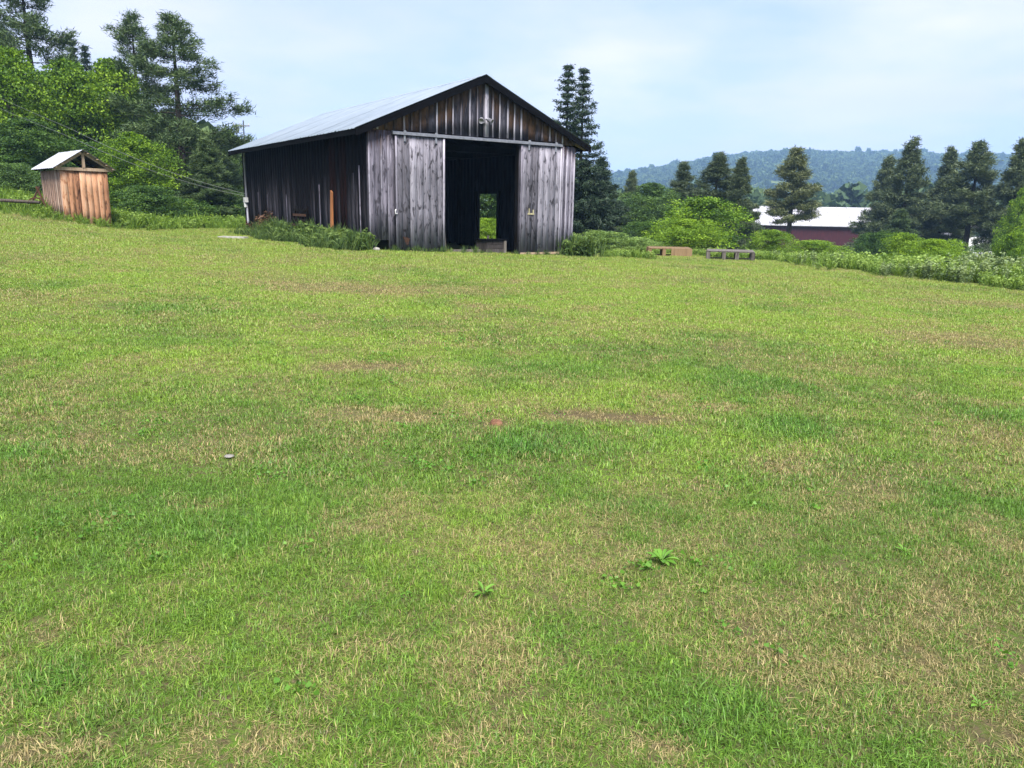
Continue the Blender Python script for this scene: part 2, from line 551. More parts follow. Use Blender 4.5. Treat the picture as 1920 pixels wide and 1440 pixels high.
M = {}
M['ground'] = ground_mat()
M['grass'] = grass_mat('grass_blades')
M['grass_mid'] = grass_mat('grass_blades_mid', .3, .6, 1.4, .22)
M['grass_far'] = grass_mat('grass_blades_far', .3, .78, 1.22, .45)
M['door_wood'] = wood('silver_door_boards', [(.22, (.024, .023, .028)), (.41, (.090, .085, .103)), (.55, (.160, .152, .182)), (.78, (.30, .287, .33))], .28, .8)
M['wall_wood'] = wood('dark_grey_boards', [(.2, (.012, .011, .015)), (.45, (.045, .042, .055)), (.62, (.12, .11, .14)), (.82, (.29, .27, .33))], .34, .5, tip=(.20, .085, .035))
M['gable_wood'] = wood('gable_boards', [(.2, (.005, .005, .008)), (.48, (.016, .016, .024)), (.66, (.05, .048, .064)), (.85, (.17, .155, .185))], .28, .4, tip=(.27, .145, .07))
M['batten_wood'] = wood('pale_battens', [(.2, (.07, .065, .085)), (.5, (.23, .215, .26)), (.8, (.42, .40, .46))], .5, .4, tip=(.20, .11, .055))
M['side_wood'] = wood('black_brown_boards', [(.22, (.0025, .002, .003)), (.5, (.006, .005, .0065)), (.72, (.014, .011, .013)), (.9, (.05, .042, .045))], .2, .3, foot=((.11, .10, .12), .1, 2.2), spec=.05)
M['red_board'] = wood('rusty_red_board', [(.25, (.005, .003, .003)), (.55, (.016, .006, .006)), (.8, (.05, .014, .010))], .15, .3, spec=.05)
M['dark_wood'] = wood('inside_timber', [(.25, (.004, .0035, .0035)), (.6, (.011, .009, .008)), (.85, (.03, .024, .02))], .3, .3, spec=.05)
M['fascia'] = wood('black_fascia', [(.25, (.0015, .0015, .002)), (.6, (.003, .003, .004)), (.85, (.009, .009, .011))], .2, .2, spec=.05)
M['orange_wood'] = wood('fresh_orange_board', [(.2, (.12, .045, .018)), (.5, (.34, .14, .055)), (.8, (.48, .23, .1))], .2, .4)
M['shed_front'] = wood('orange_shed_boards', [(.18, (.06, .028, .016)), (.38, (.22, .105, .055)), (.58, (.37, .19, .105)), (.82, (.46, .31, .21))], .5, .6)
M['shed_side'] = wood('pinkish_grey_boards', [(.18, (.10, .058, .040)), (.4, (.30, .19, .14)), (.62, (.43, .30, .235)), (.85, (.52, .41, .34))], .4, .5)
M['pale_wood'] = wood('pale_timber', [(.2, (.10, .07, .045)), (.5, (.28, .20, .135)), (.8, (.42, .34, .25))], .3, .3)
M['grey_wood'] = wood('grey_timber', [(.2, (.03, .026, .024)), (.5, (.095, .084, .075)), (.8, (.20, .18, .16))], .3, .3)
M['bin_wood'] = wood('dim_grey_timber', [(.2, (.014, .012, .012)), (.5, (.04, .035, .034)), (.8, (.09, .08, .075))], .3, .3, spec=.05)
M['pallet_wood'] = wood('pallet_timber', [(.2, (.055, .032, .016)), (.5, (.15, .098, .052)), (.8, (.26, .18, .10))], .4, .3)
M['roof'] = roof_metal('galvanised_sheet', (.26, .31, .36), (.32, .37, .42), .40, .5)
M['shed_roof'] = roof_metal('bright_sheet', (.32, .33, .38), (.44, .45, .50), .45, .3)
M['white_roof'] = roof_metal('pale_farm_roof', (.22, .217, .245), (.33, .325, .355), .55, .1, stain=(.36, .34, .36))
M['track'] = plain('galvanised_track', (.16, .165, .19), (.28, .285, .32), .45, .5, 9)
M['iron'] = plain('rusty_iron', (.03, .015, .010), (.085, .04, .022), .85, .2, 14)
M['lamp_metal'] = plain('lamp_grey', (.13, .13, .15), (.24, .24, .27), .5, .3, 12)
M['ceramic'] = plain('white_ceramic', (.36, .36, .36), (.5, .5, .5), .35, 0, 5, .5)
M['pipe'] = plain('grey_conduit', (.10, .10, .12), (.20, .20, .23), .5, .3, 9)
M['cable'] = plain('grey_cable', (.10, .11, .11), (.18, .19, .19), .6, .1, 9)
M['yellow'] = plain('faded_yellow', (.26, .23, .13), (.42, .39, .26), .7, 0, 12)
M['concrete'] = plain('pale_concrete', (.09, .085, .08), (.19, .18, .165), .9, 0, 7, .2, .4)
M['stone'] = plain('pale_stone', (.13, .125, .11), (.27, .26, .235), .9, 0, 11, .2, .5)
M['clod'] = plain('reddish_clod', (.10, .05, .03), (.24, .13, .08), .95, 0, 20, .1, .6)
M['red_paint'] = plain('barn_red', (.028, .005, .008), (.06, .010, .014), .8, 0, 2, .2, .2, (3, 3, .4))
M['white_paint'] = plain('white_clapboard', (.60, .60, .62), (.78, .78, .80), .7, 0, 3, .3, .1)
M['dark_glass'] = plain('window_glass', (.012, .014, .018), (.03, .034, .04), .12, 0, 3, .6, 0)
M['bark'] = plain('grey_brown_bark', (.030, .024, .020), (.095, .078, .066), .95, 0, 7, .1, .7, (5, 5, 1))
M['pine_bark'] = plain('dark_pine_bark', (.022, .018, .016), (.075, .060, .050), .95, 0, 7, .1, .7, (5, 5, 1))
M['maple'] = foliage('maple_leaves', [(.05, (.022, .055, .006)), (.45, (.085, .170, .010)), (.95, (.215, .335, .020))], .3)
M['maple_dark'] = foliage('shaded_maple_leaves', [(.05, (.020, .050, .012)), (.5, (.045, .100, .018)), (.95, (.095, .165, .024))], .3)  # darker copy of the maple leaves, shade put into the colour
M['mid_leaf'] = foliage('mid_green_leaves', [(.05, (.030, .062, .022)), (.5, (.062, .118, .030)), (.95, (.12, .20, .042))], .3)
M['lime_leaf'] = foliage('lime_leaves', [(.05, (.060, .120, .010)), (.5, (.135, .235, .016)), (.95, (.23, .35, .028))], .36)
M['pine'] = foliage('pine_needles', [(.05, (.018, .036, .013)), (.5, (.052, .088, .030)), (.95, (.122, .170, .056))], .12, .55, .15)
M['pine_far'] = foliage('grey_green_needles', [(.05, (.022, .036, .017)), (.5, (.060, .085, .038)), (.95, (.130, .162, .072))], .12, .55, .15)
M['pine_gold'] = foliage('yellowish_needles', [(.05, (.040, .054, .024)), (.5, (.092, .112, .046)), (.95, (.175, .19, .075))], .12, .55, .1)
M['spruce'] = foliage('spruce_needles', [(.05, (.010, .022, .012)), (.5, (.022, .042, .021)), (.95, (.048, .076, .034))], .08, .55, .1)
M['far_leaf'] = foliage('far_wood_leaves', [(.0, (.022, .045, .022)), (.5, (.050, .088, .036)), (1.0, (.10, .15, .05))], .15, .7, .7)
M['pale_leaf'] = foliage('pale_shrub_leaves', [(.05, (.06, .11, .025)), (.5, (.13, .21, .05)), (.95, (.22, .31, .09))], .3)
M['weed'] = foliage('weed_leaves', [(.05, (.070, .125, .024)), (.5, (.150, .240, .048)), (.95, (.25, .35, .085))], .34, .6, .5)
M['weed_grey'] = foliage('pale_weed_leaves', [(.05, (.075, .12, .05)), (.5, (.145, .205, .085)), (.95, (.23, .29, .13))], .3, .6, .4)
M['tall_grass'] = foliage('tall_grass_blades', [(.05, (.030, .058, .018)), (.5, (.066, .118, .028)), (.95, (.13, .19, .05))], .3, .6, .5)
M['bank_grass'] = foliage('bright_bank_grass', [(.05, (.060, .115, .014)), (.5, (.115, .20, .024)), (.95, (.19, .28, .045))], .34, .6, .4)
M['rust_plant'] = foliage('rust_brown_weed', [(.05, (.03, .016, .010)), (.5, (.07, .036, .022)), (.95, (.12, .07, .04))], .2, .7, .2)
M['rosette'] = foliage('broad_weed_leaf', [(.05, (.055, .14, .016)), (.5, (.095, .215, .024)), (.95, (.15, .29, .04))], .3, .5, .4)

# ------------------------------------------------------------------ the ground
def build_ground():
    n = 380
    s = np.linspace(-1, 1, n)
    k = 7.0; A = 2600 / math.sinh(k)
    gx = A * np.sinh(k * s); gy = 14 + A * np.sinh(k * s)
    X, Y = np.meshgrid(gx, gy)
    Z = terrain(X, Y)
    d = np.hypot(X, Y - 14)
    Z = Z + (fbm(X * .9, Y * .9, 5) - .5) * .05 * np.clip(d / 3, 0, 1)
    V = np.stack([X.ravel(), Y.ravel(), Z.ravel()], 1)
    i = np.arange(n * n).reshape(n, n)
    Fq = np.stack([i[:-1, :-1].ravel(), i[:-1, 1:].ravel(), i[1:, 1:].ravel(), i[1:, :-1].ravel()], 1)
    dry, lush, val = lawn_tint(X.ravel(), Y.ravel())
    me = np_mesh('ground', V, Fq, {'tint': np.stack([dry, lush, val], 1)}, True)
    o = link('ground', me, M['ground'])
    tag(o, 'rolling mown lawn and fields running out to the hill', None, None, 'structure')


build_ground()


def gzb(x, y):
    return gz(x, y)


# ------------------------------------------------------------------ scattering (stuff only)
def scatter(name, P, rot, scl, idx, variants, extra=None, mats=None):
    """one object whose points carry instances of the variant meshes"""
    me = bpy.data.meshes.new(name)
    P = np.asarray(P, np.float32)
    me.vertices.add(len(P)); me.vertices.foreach_set('co', P.ravel())
    def addv(nm, a):
        t = me.attributes.new(nm, 'FLOAT_VECTOR', 'POINT'); t.data.foreach_set('vector', np.asarray(a, np.float32).ravel())
    addv('rot', rot)
    sv = np.asarray(scl, np.float32)
    if sv.ndim == 1: sv = np.repeat(sv[:, None], 3, 1)
    addv('scl', sv)
    t = me.attributes.new('idx', 'INT', 'POINT'); t.data.foreach_set('value', np.asarray(idx, np.int32))
    for k, a in (extra or {}).items(): addv(k, a)
    me.update()
    o = link(name, me)
    coll = bpy.data.collections.new(name + '_variants')
    for i, v in enumerate(variants):
        vo = bpy.data.objects.new('%s_variant_%02d' % (name, i), v)
        coll.objects.link(vo)
    ng = bpy.data.node_groups.new(name + '_scatter', 'GeometryNodeTree')
    ng.interface.new_socket('Geometry', in_out='INPUT', socket_type='NodeSocketGeometry')
    ng.interface.new_socket('Geometry', in_out='OUTPUT', socket_type='NodeSocketGeometry')
    N, L = ng.nodes, ng.links
    gi = N.new('NodeGroupInput'); go = N.new('NodeGroupOutput')
    ip = N.new('GeometryNodeInstanceOnPoints')
    ci = N.new('GeometryNodeCollectionInfo')
    ci.inputs['Collection'].default_value = coll
    ci.inputs['Separate Children'].default_value = True
    ci.inputs['Reset Children'].default_value = True
    def attr(nm, ty):
        a = N.new('GeometryNodeInputNamedAttribute'); a.data_type = ty; a.inputs['Name'].default_value = nm
        return a.outputs['Attribute']
    L.new(gi.outputs[0], ip.inputs['Points'])
    L.new(ci.outputs[0], ip.inputs['Instance'])
    ip.inputs['Pick Instance'].default_value = True
    L.new(attr('idx', 'INT'), ip.inputs['Instance Index'])
    e2r = N.new('FunctionNodeEulerToRotation')
    L.new(attr('rot', 'FLOAT_VECTOR'), e2r.inputs[0])
    L.new(e2r.outputs[0], ip.inputs['Rotation'])
    L.new(attr('scl', 'FLOAT_VECTOR'), ip.inputs['Scale'])
    L.new(ip.outputs[0], go.inputs[0])
    md = o.modifiers.new('scatter', 'NODES'); md.node_group = ng
    return o


# ------------------------------------------------------------------ the grey barn
BYAW = 0.6073
BO = Vector((-4.2255, 22.6496, 0.3414))
BW, BL, BH, BR, BOV, BOF = 7.58, 12.59, 3.5, 1.63, 0.48, 0.27
BA = Vector((math.cos(BYAW), math.sin(BYAW), 0)); BB = Vector((-math.sin(BYAW), math.cos(BYAW), 0))
SLOPE = BR / (BW / 2)


def bground(u, v):
    p = BO + BA * u + BB * v
    return gz(p.x, p.y) - BO.z


def roofw(u):
    return BH + BR - abs(u - BW / 2) * SLOPE


def board(name, mat, parent, c0, c1, w0, w1, thick_axis, t0, t1, tipref=None, jit=.012):
    """one vertical board; c0..c1 across (u or v), w0/w1 = bottom and top heights at both edges, t0..t1 thickness"""
    r = random.uniform
    w0 = [w0, w0] if not hasattr(w0, '__len__') else w0
    w1 = [w1, w1] if not hasattr(w1, '__len__') else w1
    c0b, c1b = c0 + r(-.004, .004), c1 + r(-.004, .004)
    j = r(-jit, jit); k = r(-jit, jit) * .6
    # four levels, so that the board can cup and warp a little
    lv = [0, .34, .68, 1]
    V, F, T = [], [], []
    for f in lv:
        wob = r(-.004, .004)
        for (cc, e) in ((c0b if f < .5 else c0, 0), (c1b if f < .5 else c1, 1)):
            w = w0[e] + (w1[e] - w0[e]) * f
            for tt in (t0, t1):
                q = tt + wob + (k if f < .5 else j) * .5
                V.append((cc, q, w) if thick_axis == 'v' else (q, cc, w))
                T.append((tipref(cc, w) if tipref else 9.0))
    # order per level: (c0,t0),(c0,t1),(c1,t0),(c1,t1)
    for i in range(len(lv) - 1):
        b, n = 4 * i, 4 * i + 4
        F += [(b, b + 2, n + 2, n), (b + 1, n + 1, n + 3, b + 3), (b, n, n + 1, b + 1), (b + 2, b + 3, n + 3, n + 2)]
    F += [(0, 1, 3, 2), (12, 14, 15, 13)]
    me = np_mesh(name, np.array(V), [np.array(F)], {'tip': np.array(T)})
    return link(name, me, mat, parent)


def build_barn():
    barn = empty('barn', BO, BYAW)
    tag(barn, 'large weathered grey board barn with open sliding doors and metal roof', 'barn')
    dW = (2.44, 5.26)            # doorway
    tipf = lambda u, w: roofw(u) - w
    # --- front wall
    front = MB()
    front.box(.03, .17, .04, .18, bground(0, 0) - .1, BH - .1)
    front.box(BW - .17, BW - .03, .04, .18, bground(BW, 0) - .2, BH - .1)
    front.box(dW[0] - .14, dW[0] - .005, .04, .20, bground(dW[0], 0) - .1, 3.3)
    front.box(dW[1] + .005, dW[1] + .14, .04, .20, bground(dW[1], 0) - .1, 3.3)
    front.box(.18, BW - .18, .05, .21, 3.30, 3.46)
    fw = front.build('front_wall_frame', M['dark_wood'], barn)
    fw['label'] = 'dark timber frame of the front wall carrying the boards'
    def front_span(a, b, top, mat, pitch, batten=True):
        n = max(1, round((b - a) / pitch)); p = (b - a) / n
        for i in range(n):
            u0, u1 = a + i * p, a + (i + 1) * p
            g0, g1 = bground(u0, 0) - .04, bground(u1, 0) - .04
            if 0.15 < (u0 + u1) / 2 < .56: g0 = g1 = .27 + random.uniform(-.02, .03)     # the broken-off foot of two boards
            board('plank', mat, fw, u0 + .003, u1 - .003, (g0, g1), top, 'v', .002 + random.uniform(0, .008), .030, tipf)
    front_span(0.0, .82, 3.37, M['wall_wood'], .205)
    front_span(.82, dW[0] - .01, 3.25, M['wall_wood'], .23)
    front_span(dW[1] + .01, 7.0, 3.25, M['wall_wood'], .23)
    front_span(7.0, BW, 3.30, M['wall_wood'], .195)
    for u in (.02, .40, .62, 7.06, 7.24, 7.42, 7.555):
        g = bground(u, 0)
        b0 = .28 if .15 < u < .56 else g - .02
        board('batten', M['batten_wood'], fw, u - .028, u + .028, b0, 3.30 - random.uniform(0, .06), 'v', -.020, .0, tipf)
    # --- gable above the door track
    gb = MB().bar((.3, .10, 3.53), (BW - .3, .10, 3.53), .1, .1).build('gable_frame', M['dark_wood'], barn)
    gb['label'] = 'dark beam behind the gable boards'
    for s in (-1, 0, 1):
        MB().bar((BW / 2 + s * 1.9, .10, 3.585), (BW / 2 + s * 1.9, .10, roofw(BW / 2 + s * 1.9) - .15), .1, .1).build('stud', M['dark_wood'], gb)
    n = 27; p = BW / n
    for i in range(n):
        u0, u1 = i * p + .002, (i + 1) * p - .002
        b0 = 3.385 if u0 < 7.0 and u0 > .7 else 3.33
        tops = (roofw(u0) - .03, roofw(u1) - .03)
        if BW / 2 > u0 and BW / 2 < u1: tops = (roofw(u0) - .03, roofw(u1) - .03)
        board('plank', M['gable_wood'], gb, u0, u1, b0 + random.uniform(0, .05), tops, 'v', -.004 + random.uniform(0, .012), .032, tipf)
    for i in range(1, n):
        if random.random() < .12: continue
        u = i * p + random.uniform(-.02, .02); h = random.uniform(.022, .036)
        board('batten', M['batten_wood'], gb, u - h, u + h, 3.38 + random.uniform(0, .05), (roofw(u - h) - .07 - random.uniform(0, .12), roofw(u + h) - .07), 'v', -.026, -.006, tipf)
    # middle upright pale board, dark hatch and the lamp
    board('center_board', M['batten_wood'], gb, BW / 2 + .12, BW / 2 + .25, 3.40, roofw(BW / 2 + .2) - .10, 'v', -.055, -.028, None)
    lamp = MB()
    lamp.box(3.70, 3.90, -.10, -.041, 3.80, 3.92)
    lp = lamp.build('gable_lamp', M['lamp_metal'], barn)
    for du, tilt in ((-.09, -.1), (.10, .1)):
        c = Vector((3.80 + du, -.14, 3.93))
        m = MB(); m.tube([c, c + Vector((tilt * .3, -.07, -.03)), c + Vector((tilt, -.17, -.10))], [.035, .06, .085], 10)
        m.build('lamp_head', M['lamp_metal'], lp, True)
    # --- door track and the two doors
    tr = MB()
    tr.bar((.74, -.075, 3.315), (6.95, -.075, 3.315), .10, .075)
    tr.box(.74, 6.95, -.030, -.012, 3.355, 3.375)
    tk = tr.build('door_track', M['track'], barn)
    for a, b, name in ((.82, 2.46, 'left'), (5.29, 6.98, 'right')):
        dr = MB().box(a + .06, b - .06, -.036, -.012, 1.6, 1.74).build('sliding_door', M['grey_wood'], barn)
        for w in (.25, 2.95):
            MB().box(a + .06, b - .06, -.036, -.012, w, w + .14).build('door_rail', M['grey_wood'], dr)
        dr['label'] = 'silver grey board door slid to the %s of the doorway' % name
        n = 7; p = (b - a) / n
        for i in range(n):
            u0, u1 = a + i * p, a + (i + 1) * p
            g0 = bground(u0, -.1) + random.uniform(-.01, .035); g1 = bground(u1, -.1) + random.uniform(-.01, .035)
            board('plank', M['door_wood'], dr, u0 + .003, u1 - .003, (g0, g1), 3.262, 'v', -.066 + random.uniform(0, .006), -.040)
        for u in ((a + .022, b - .028) if name == 'left' else (a + .03, b - .05)):
            board('edge_batten', M['batten_wood'], dr, u - .03, u + .03, bground(u, -.1) + .02, 3.255, 'v', -.088, -.068)
        for u in (a + .3, b - .3):
            h = MB(); h.box(u - .03, u + .03, -.10, -.09, 3.10, 3.30); h.tube([(u, -.13, 3.36), (u, -.10, 3.36)], .05, 10)
            h.build('hanger', M['track'], dr)
        if name == 'left':
            h = MB(); h.tube([(a - .02, -.10, 1.16), (a - .06, -.14, 1.12), (a - .05, -.14, 1.04), (a + .02, -.10, 1.04)], .018, 6)
            h.build('latch_hook', M['ceramic'], dr)
            # a scrap of rusty sheet nailed near the foot
            s = MB(); s.poly8([(1.03, -.075, .38), (1.26, -.075, .32), (1.2, -.075, .12), (1.14, -.075, .14), (1.03, -.069, .38), (1.26, -.069, .32), (1.2, -.069, .12), (1.14, -.069, .14)])
            s.build('patch', M['iron'], dr)
        else:
            h = MB(); h.box(5.60, 5.86, -.078, -.067, 1.06, 1.11); h.box(5.64, 5.67, -.083, -.067, 1.11, 1.26); h.box(5.80, 5.84, -.083, -.067, 1.11, 1.22)
            h.build('door_bracket', M['yellow'], dr)
            s = MB(); s.box(a + .02, b - .02, -.105, -.090, bground(6, 0) + .03, bground(6, 0) + .10); s.build('sill_board', M['pale_wood'], dr)
    # --- side and rear walls
    def side_wall(nm, u, sgn, mat, door=None):
        fr = MB()
        for v in np.linspace(.25, BL - .25, 6):
            if door and door[0] - .1 < v < door[1] + .1: continue
            g = bground(u, v) - .15
            fr.box(min(u - sgn * .04, u - sgn * .18), max(u - sgn * .04, u - sgn * .18), v - .07, v + .07, g, BH - .15)
        fr.box(min(u - sgn * .04, u - sgn * .16), max(u - sgn * .04, u - sgn * .16), .26, BL - .26, BH - .30, BH - .14)
        if door:
            for v in (door[0] - .08, door[1] + .08):
                fr.box(min(u - sgn * .04, u - sgn * .14), max(u - sgn * .04, u - sgn * .14), v - .06, v + .06, bground(u, v) - .1, door[2] + .1)
        w = fr.build(nm, M['dark_wood'], barn)
        n = 46; p = BL / n
        t0, t1 = (u, u + .028) if sgn < 0 else (u - .028, u)
        for i in range(n):
            v0, v1 = i * p + .002, (i + 1) * p - .002
            g0, g1 = bground(u, v0) - .05, bground(u, v1) - .05
            top = BH - .06
            vm = (v0 + v1) / 2
            mm = mat
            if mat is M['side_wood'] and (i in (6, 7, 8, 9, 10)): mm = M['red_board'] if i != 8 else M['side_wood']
            if door and door[0] < vm < door[1]:
                board('plank', mm, w, v0, v1, door[2], top, 'u', t0, t1)
            else:
                board('plank', mm, w, v0, v1, (g0, g1), top, 'u', t0 + random.uniform(0, .006), t1)
        return w
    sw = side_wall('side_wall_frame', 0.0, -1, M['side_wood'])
    for v, top, bot in ((.06, BH - .1, -.1), (.62, 2.4, .1), (1.05, 2.2, .1), (3.9, 1.9, .3), (7.2, 1.6, .3), (9.4, 1.6, .3), (10.6, 1.7, .4)):
        board('batten', M['wall_wood'], sw, v - .022, v + .022, bground(0, v) - .02, top, 'u', -.022, -.001)
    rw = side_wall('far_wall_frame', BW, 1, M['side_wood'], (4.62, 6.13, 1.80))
    fr = MB()
    for u in (.3, 2.6, 5.0, BW - .3): fr.box(u - .07, u + .07, BL - .18, BL - .04, bground(u, BL) - .15, roofw(u) - .2)
    bw = fr.build('rear_wall_frame', M['dark_wood'], barn)
    n = 26; p = BW / n
    for i in range(n):
        u0, u1 = i * p + .002, (i + 1) * p - .002
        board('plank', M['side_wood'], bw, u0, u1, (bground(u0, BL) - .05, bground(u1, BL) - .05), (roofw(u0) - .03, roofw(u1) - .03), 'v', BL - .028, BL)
    # --- inside: two rows of posts and tie beams
    ins = MB()
    for v in (3.2, 6.4, 9.5):
        for u in (.25, BW - .25): pass
        ins.bar((.06, v, BH - .22), (BW - .06, v, BH - .22), .12, .2)
        ins.bar((BW / 2, v, BH - .1), (BW / 2, v, roofw(BW / 2) - .2), .12, .12)
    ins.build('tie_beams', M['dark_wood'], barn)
    # --- roof: rafters and purlins carry ribbed sheets
    rf = MB()
    e0 = -BOV; wz = lambda u: roofw(u) if 0 <= u <= BW else (BH - (-u if u < 0 else u - BW) * SLOPE)
    nrm = Vector((-SLOPE, 0, 1)).normalized(); nrm2 = Vector((SLOPE, 0, 1)).normalized()
    for v in np.linspace(.3, BL - .3, 12):
        rf.bar((e0 + .03, v, wz(e0 + .03) - .02), (BW / 2 - .02, v, wz(BW / 2) - .03), .05, .12, (0, 0, 1))
        rf.bar((BW + BOV - .03, v, wz(e0 + .03) - .02), (BW / 2 + .02, v, wz(BW / 2) - .03), .05, .12, (0, 0, 1))
    roof = rf.build('roof_frame', M['dark_wood'], barn)
    for s in (-1, 1):
        uE = -BOV + .05 if s < 0 else BW + BOV - .05
        wE = BH - (BOV - .05) * SLOPE
        uR = BW / 2 + s * .01; wR = BH + BR - .005
        MB().poly8([(uE, -BOF + .05, wE + .018), (uR, -BOF + .05, wR + .018), (uR, BL + BOF - .05, wR + .018), (uE, BL + BOF - .05, wE + .018),
                    (uE, -BOF + .05, wE + .034), (uR, -BOF + .05, wR + .034), (uR, BL + BOF - .05, wR + .034), (uE, BL + BOF - .05, wE + .034)]).build('underside_shade', M['dark_wood'], roof)  # dark sheet added to blacken the lit undersides of the panels
    cap = MB()
    v0, v1 = -BOF - .03, BL + BOF
    top = BH + BR + .075
    for s in (-1, 1):
        cap.poly8([(BW / 2, v0, top - .012), (BW / 2 + s * .2, v0, top - .012 - .2 * SLOPE), (BW / 2 + s * .2, v1, top - .012 - .2 * SLOPE), (BW / 2, v1, top - .012),
                   (BW / 2, v0, top), (BW / 2 + s * .2, v0, top - .2 * SLOPE), (BW / 2 + s * .2, v1, top - .2 * SLOPE), (BW / 2, v1, top)])
    cap.build('ridge_cap', M['roof'], roof)
    npan = 18; pw = (BL + 2 * BOF) / npan
    for s in (-1, 1):
        uE = -BOV if s < 0 else BW + BOV
        wE = BH - BOV * SLOPE
        prof = []
        for k in range(4):
            c = pw * k / 3
            if k == 0: prof += [(0, .022), (.02, .022), (.045, 0)]
            elif k < 3: prof += [(c - .045, 0), (c - .02, .02), (c + .02, .02), (c + .045, 0)]
            else: prof += [(c - .045, 0), (c - .02, .022), (c, .022)]
        prof = np.array(prof)
        for i in range(npan):
            va = -BOF + i * pw
            lift = .048 + .003 * (i % 2) + random.uniform(0, .002)
            V = []
            ej = random.uniform(-.015, .015)
            for (uu, ww) in ((uE + s * ej, wE), (BW / 2, BH + BR)):
                for c, h in prof: V.append((uu, va + c, ww + lift + h))
            nV = np.array(V); m_ = len(prof)
            V2 = np.concatenate([nV, nV - np.array([0, 0, .004])])
            idx = np.arange(m_ - 1)
            f1 = np.stack([idx, idx + 1, idx + 1 + m_, idx + m_], 1)
            f2 = f1[:, ::-1] + 2 * m_
            e1 = np.stack([idx + 1, idx, idx + 2 * m_, idx + 1 + 2 * m_], 1)
            me = np_mesh('roof_panel', V2, [np.concatenate([f1, f2, e1])])
            link('roof_panel', me, M['roof'], roof)
    # rake boards at the front and rear gables, eave boards along the sides
    for v in (-BOF + .02, BL + BOF - .02):
        for s in (-1, 1):
            uE = (-BOV + .01) if s < 0 else (BW + BOV - .01)
            f = MB()
            f.poly8([(uE, v - .018, wz(-BOV) - .15), (BW / 2, v - .018, BH + BR - .17), (BW / 2, v + .018, BH + BR - .17), (uE, v + .018, wz(-BOV) - .15),
                     (uE, v - .018, wz(-BOV) + .034), (BW / 2, v - .018, BH + BR + .034), (BW / 2, v + .018, BH + BR + .034), (uE, v + .018, wz(-BOV) + .034)])
            f.build('rake_board', M['fascia'], roof)
    for uE in (-BOV + .03, BW + BOV - .03):
        f = MB(); f.box(uE - .015, uE + .015, -BOF + .05, BL + BOF - .05, wz(-BOV) - .10, wz(-BOV) + .03)
        f.build('eave_board', M['fascia'], roof)
    f = MB(); f.bar((-.42, -.02, 3.25), (.02, -.02, 3.40), .05, .09); f.build('eave_return', M['grey_wood'], roof)
    f = MB(); f.bar((BW + .42, -.02, 3.25), (BW - .02, -.02, 3.40), .05, .09); f.build('eave_return', M['pale_wood'], roof)
    # --- conduit and insulator at the far corner of the long wall
    c = MB(); c.tube([(-.06, 12.05, 3.28), (-.06, 12.05, 1.5), (-.06, 12.02, .45)], .045, 8)
    cd = c.build('conduit', M['pipe'], barn, True)
    c = MB(); c.box(-.17, -.03, 11.93, 12.17, 1.30, 1.50); c.tube([(-.12, 12.05, 1.30), (-.12, 12.03, 1.10)], .06, 8)
    c.build('meter_box', M['ceramic'], cd)
    return barn


build_barn()


def bworld(u, v, w):
    p = BO + BA * u + BB * v
    return Vector((p.x, p.y, BO.z + w))


def bground_world(u, v):
    p = BO + BA * u + BB * v
    return Vector((p.x, p.y, gz(p.x, p.y)))


# things in and round the barn
def crate_thing():
    g = bground_world(4.62, .62)
    t = tag(empty('storage_bin', g, BYAW + .05), 'weathered grey wooden bin with dark lid just inside the doorway', 'bin')
    for i in range(3):
        MB().box(-.40, .40, -.30, -.275, .01 + i * .135, .135 + i * .135).build('slat', M['bin_wood'], t)
        MB().box(-.40, .40, .275, .30, .01 + i * .135, .135 + i * .135).build('slat', M['bin_wood'], t)
    for s in (-1, 1):
        MB().box(s * .40 - .03 * (s > 0) + 0, s * .40 + .03 * (s < 0), -.274, .274, .01, .41).build('end_panel', M['bin_wood'], t)
    MB().box(.30, .40, -.33, -.301, .0, .42).build('corner_post', M['grey_wood'], t)
    MB().box(-.44, .44, -.34, .34, .412, .45).build('lid', M['fascia'], t)
    g = bground_world(3.75, .62)
    o = MB().box(-.62, .45, -.06, .06, .005, .085).build('timber', M['grey_wood'], None, loc=g)
    o.rotation_euler = (0, 0, BYAW); tag(o, 'pale squared timber lying on the barn floor left of the bin', 'timber')
    g = bground_world(2.78, .45)
    o = MB().bar((0, 0, 0), (-.05, .03, .62), .07, .05).build('stake', M['grey_wood'], None, loc=g)
    tag(o, 'short grey stake standing inside the left edge of the doorway', 'stake')
    g = bground_world(5.05, 1.5)
    o = MB().bar((0, 0, 0), (.02, .04, .55), .06, .05).build('stake', M['grey_wood'], None, loc=g)
    tag(o, 'short grey stake standing in the barn right of the bin', 'stake')
    # a pale post outside the side doorway
    p = BO + BA * 8.3 + BB * 5.05
    o = MB().box(-.16, .16, -.03, .03, -.1, 1.0).build('board_stack', M['pale_wood'], None, loc=(p.x, p.y, gz(p.x, p.y)))
    o.rotation_euler = (0, 0, .2); tag(o, 'pale upright boards outside the far side doorway of the barn', 'boards')


crate_thing()


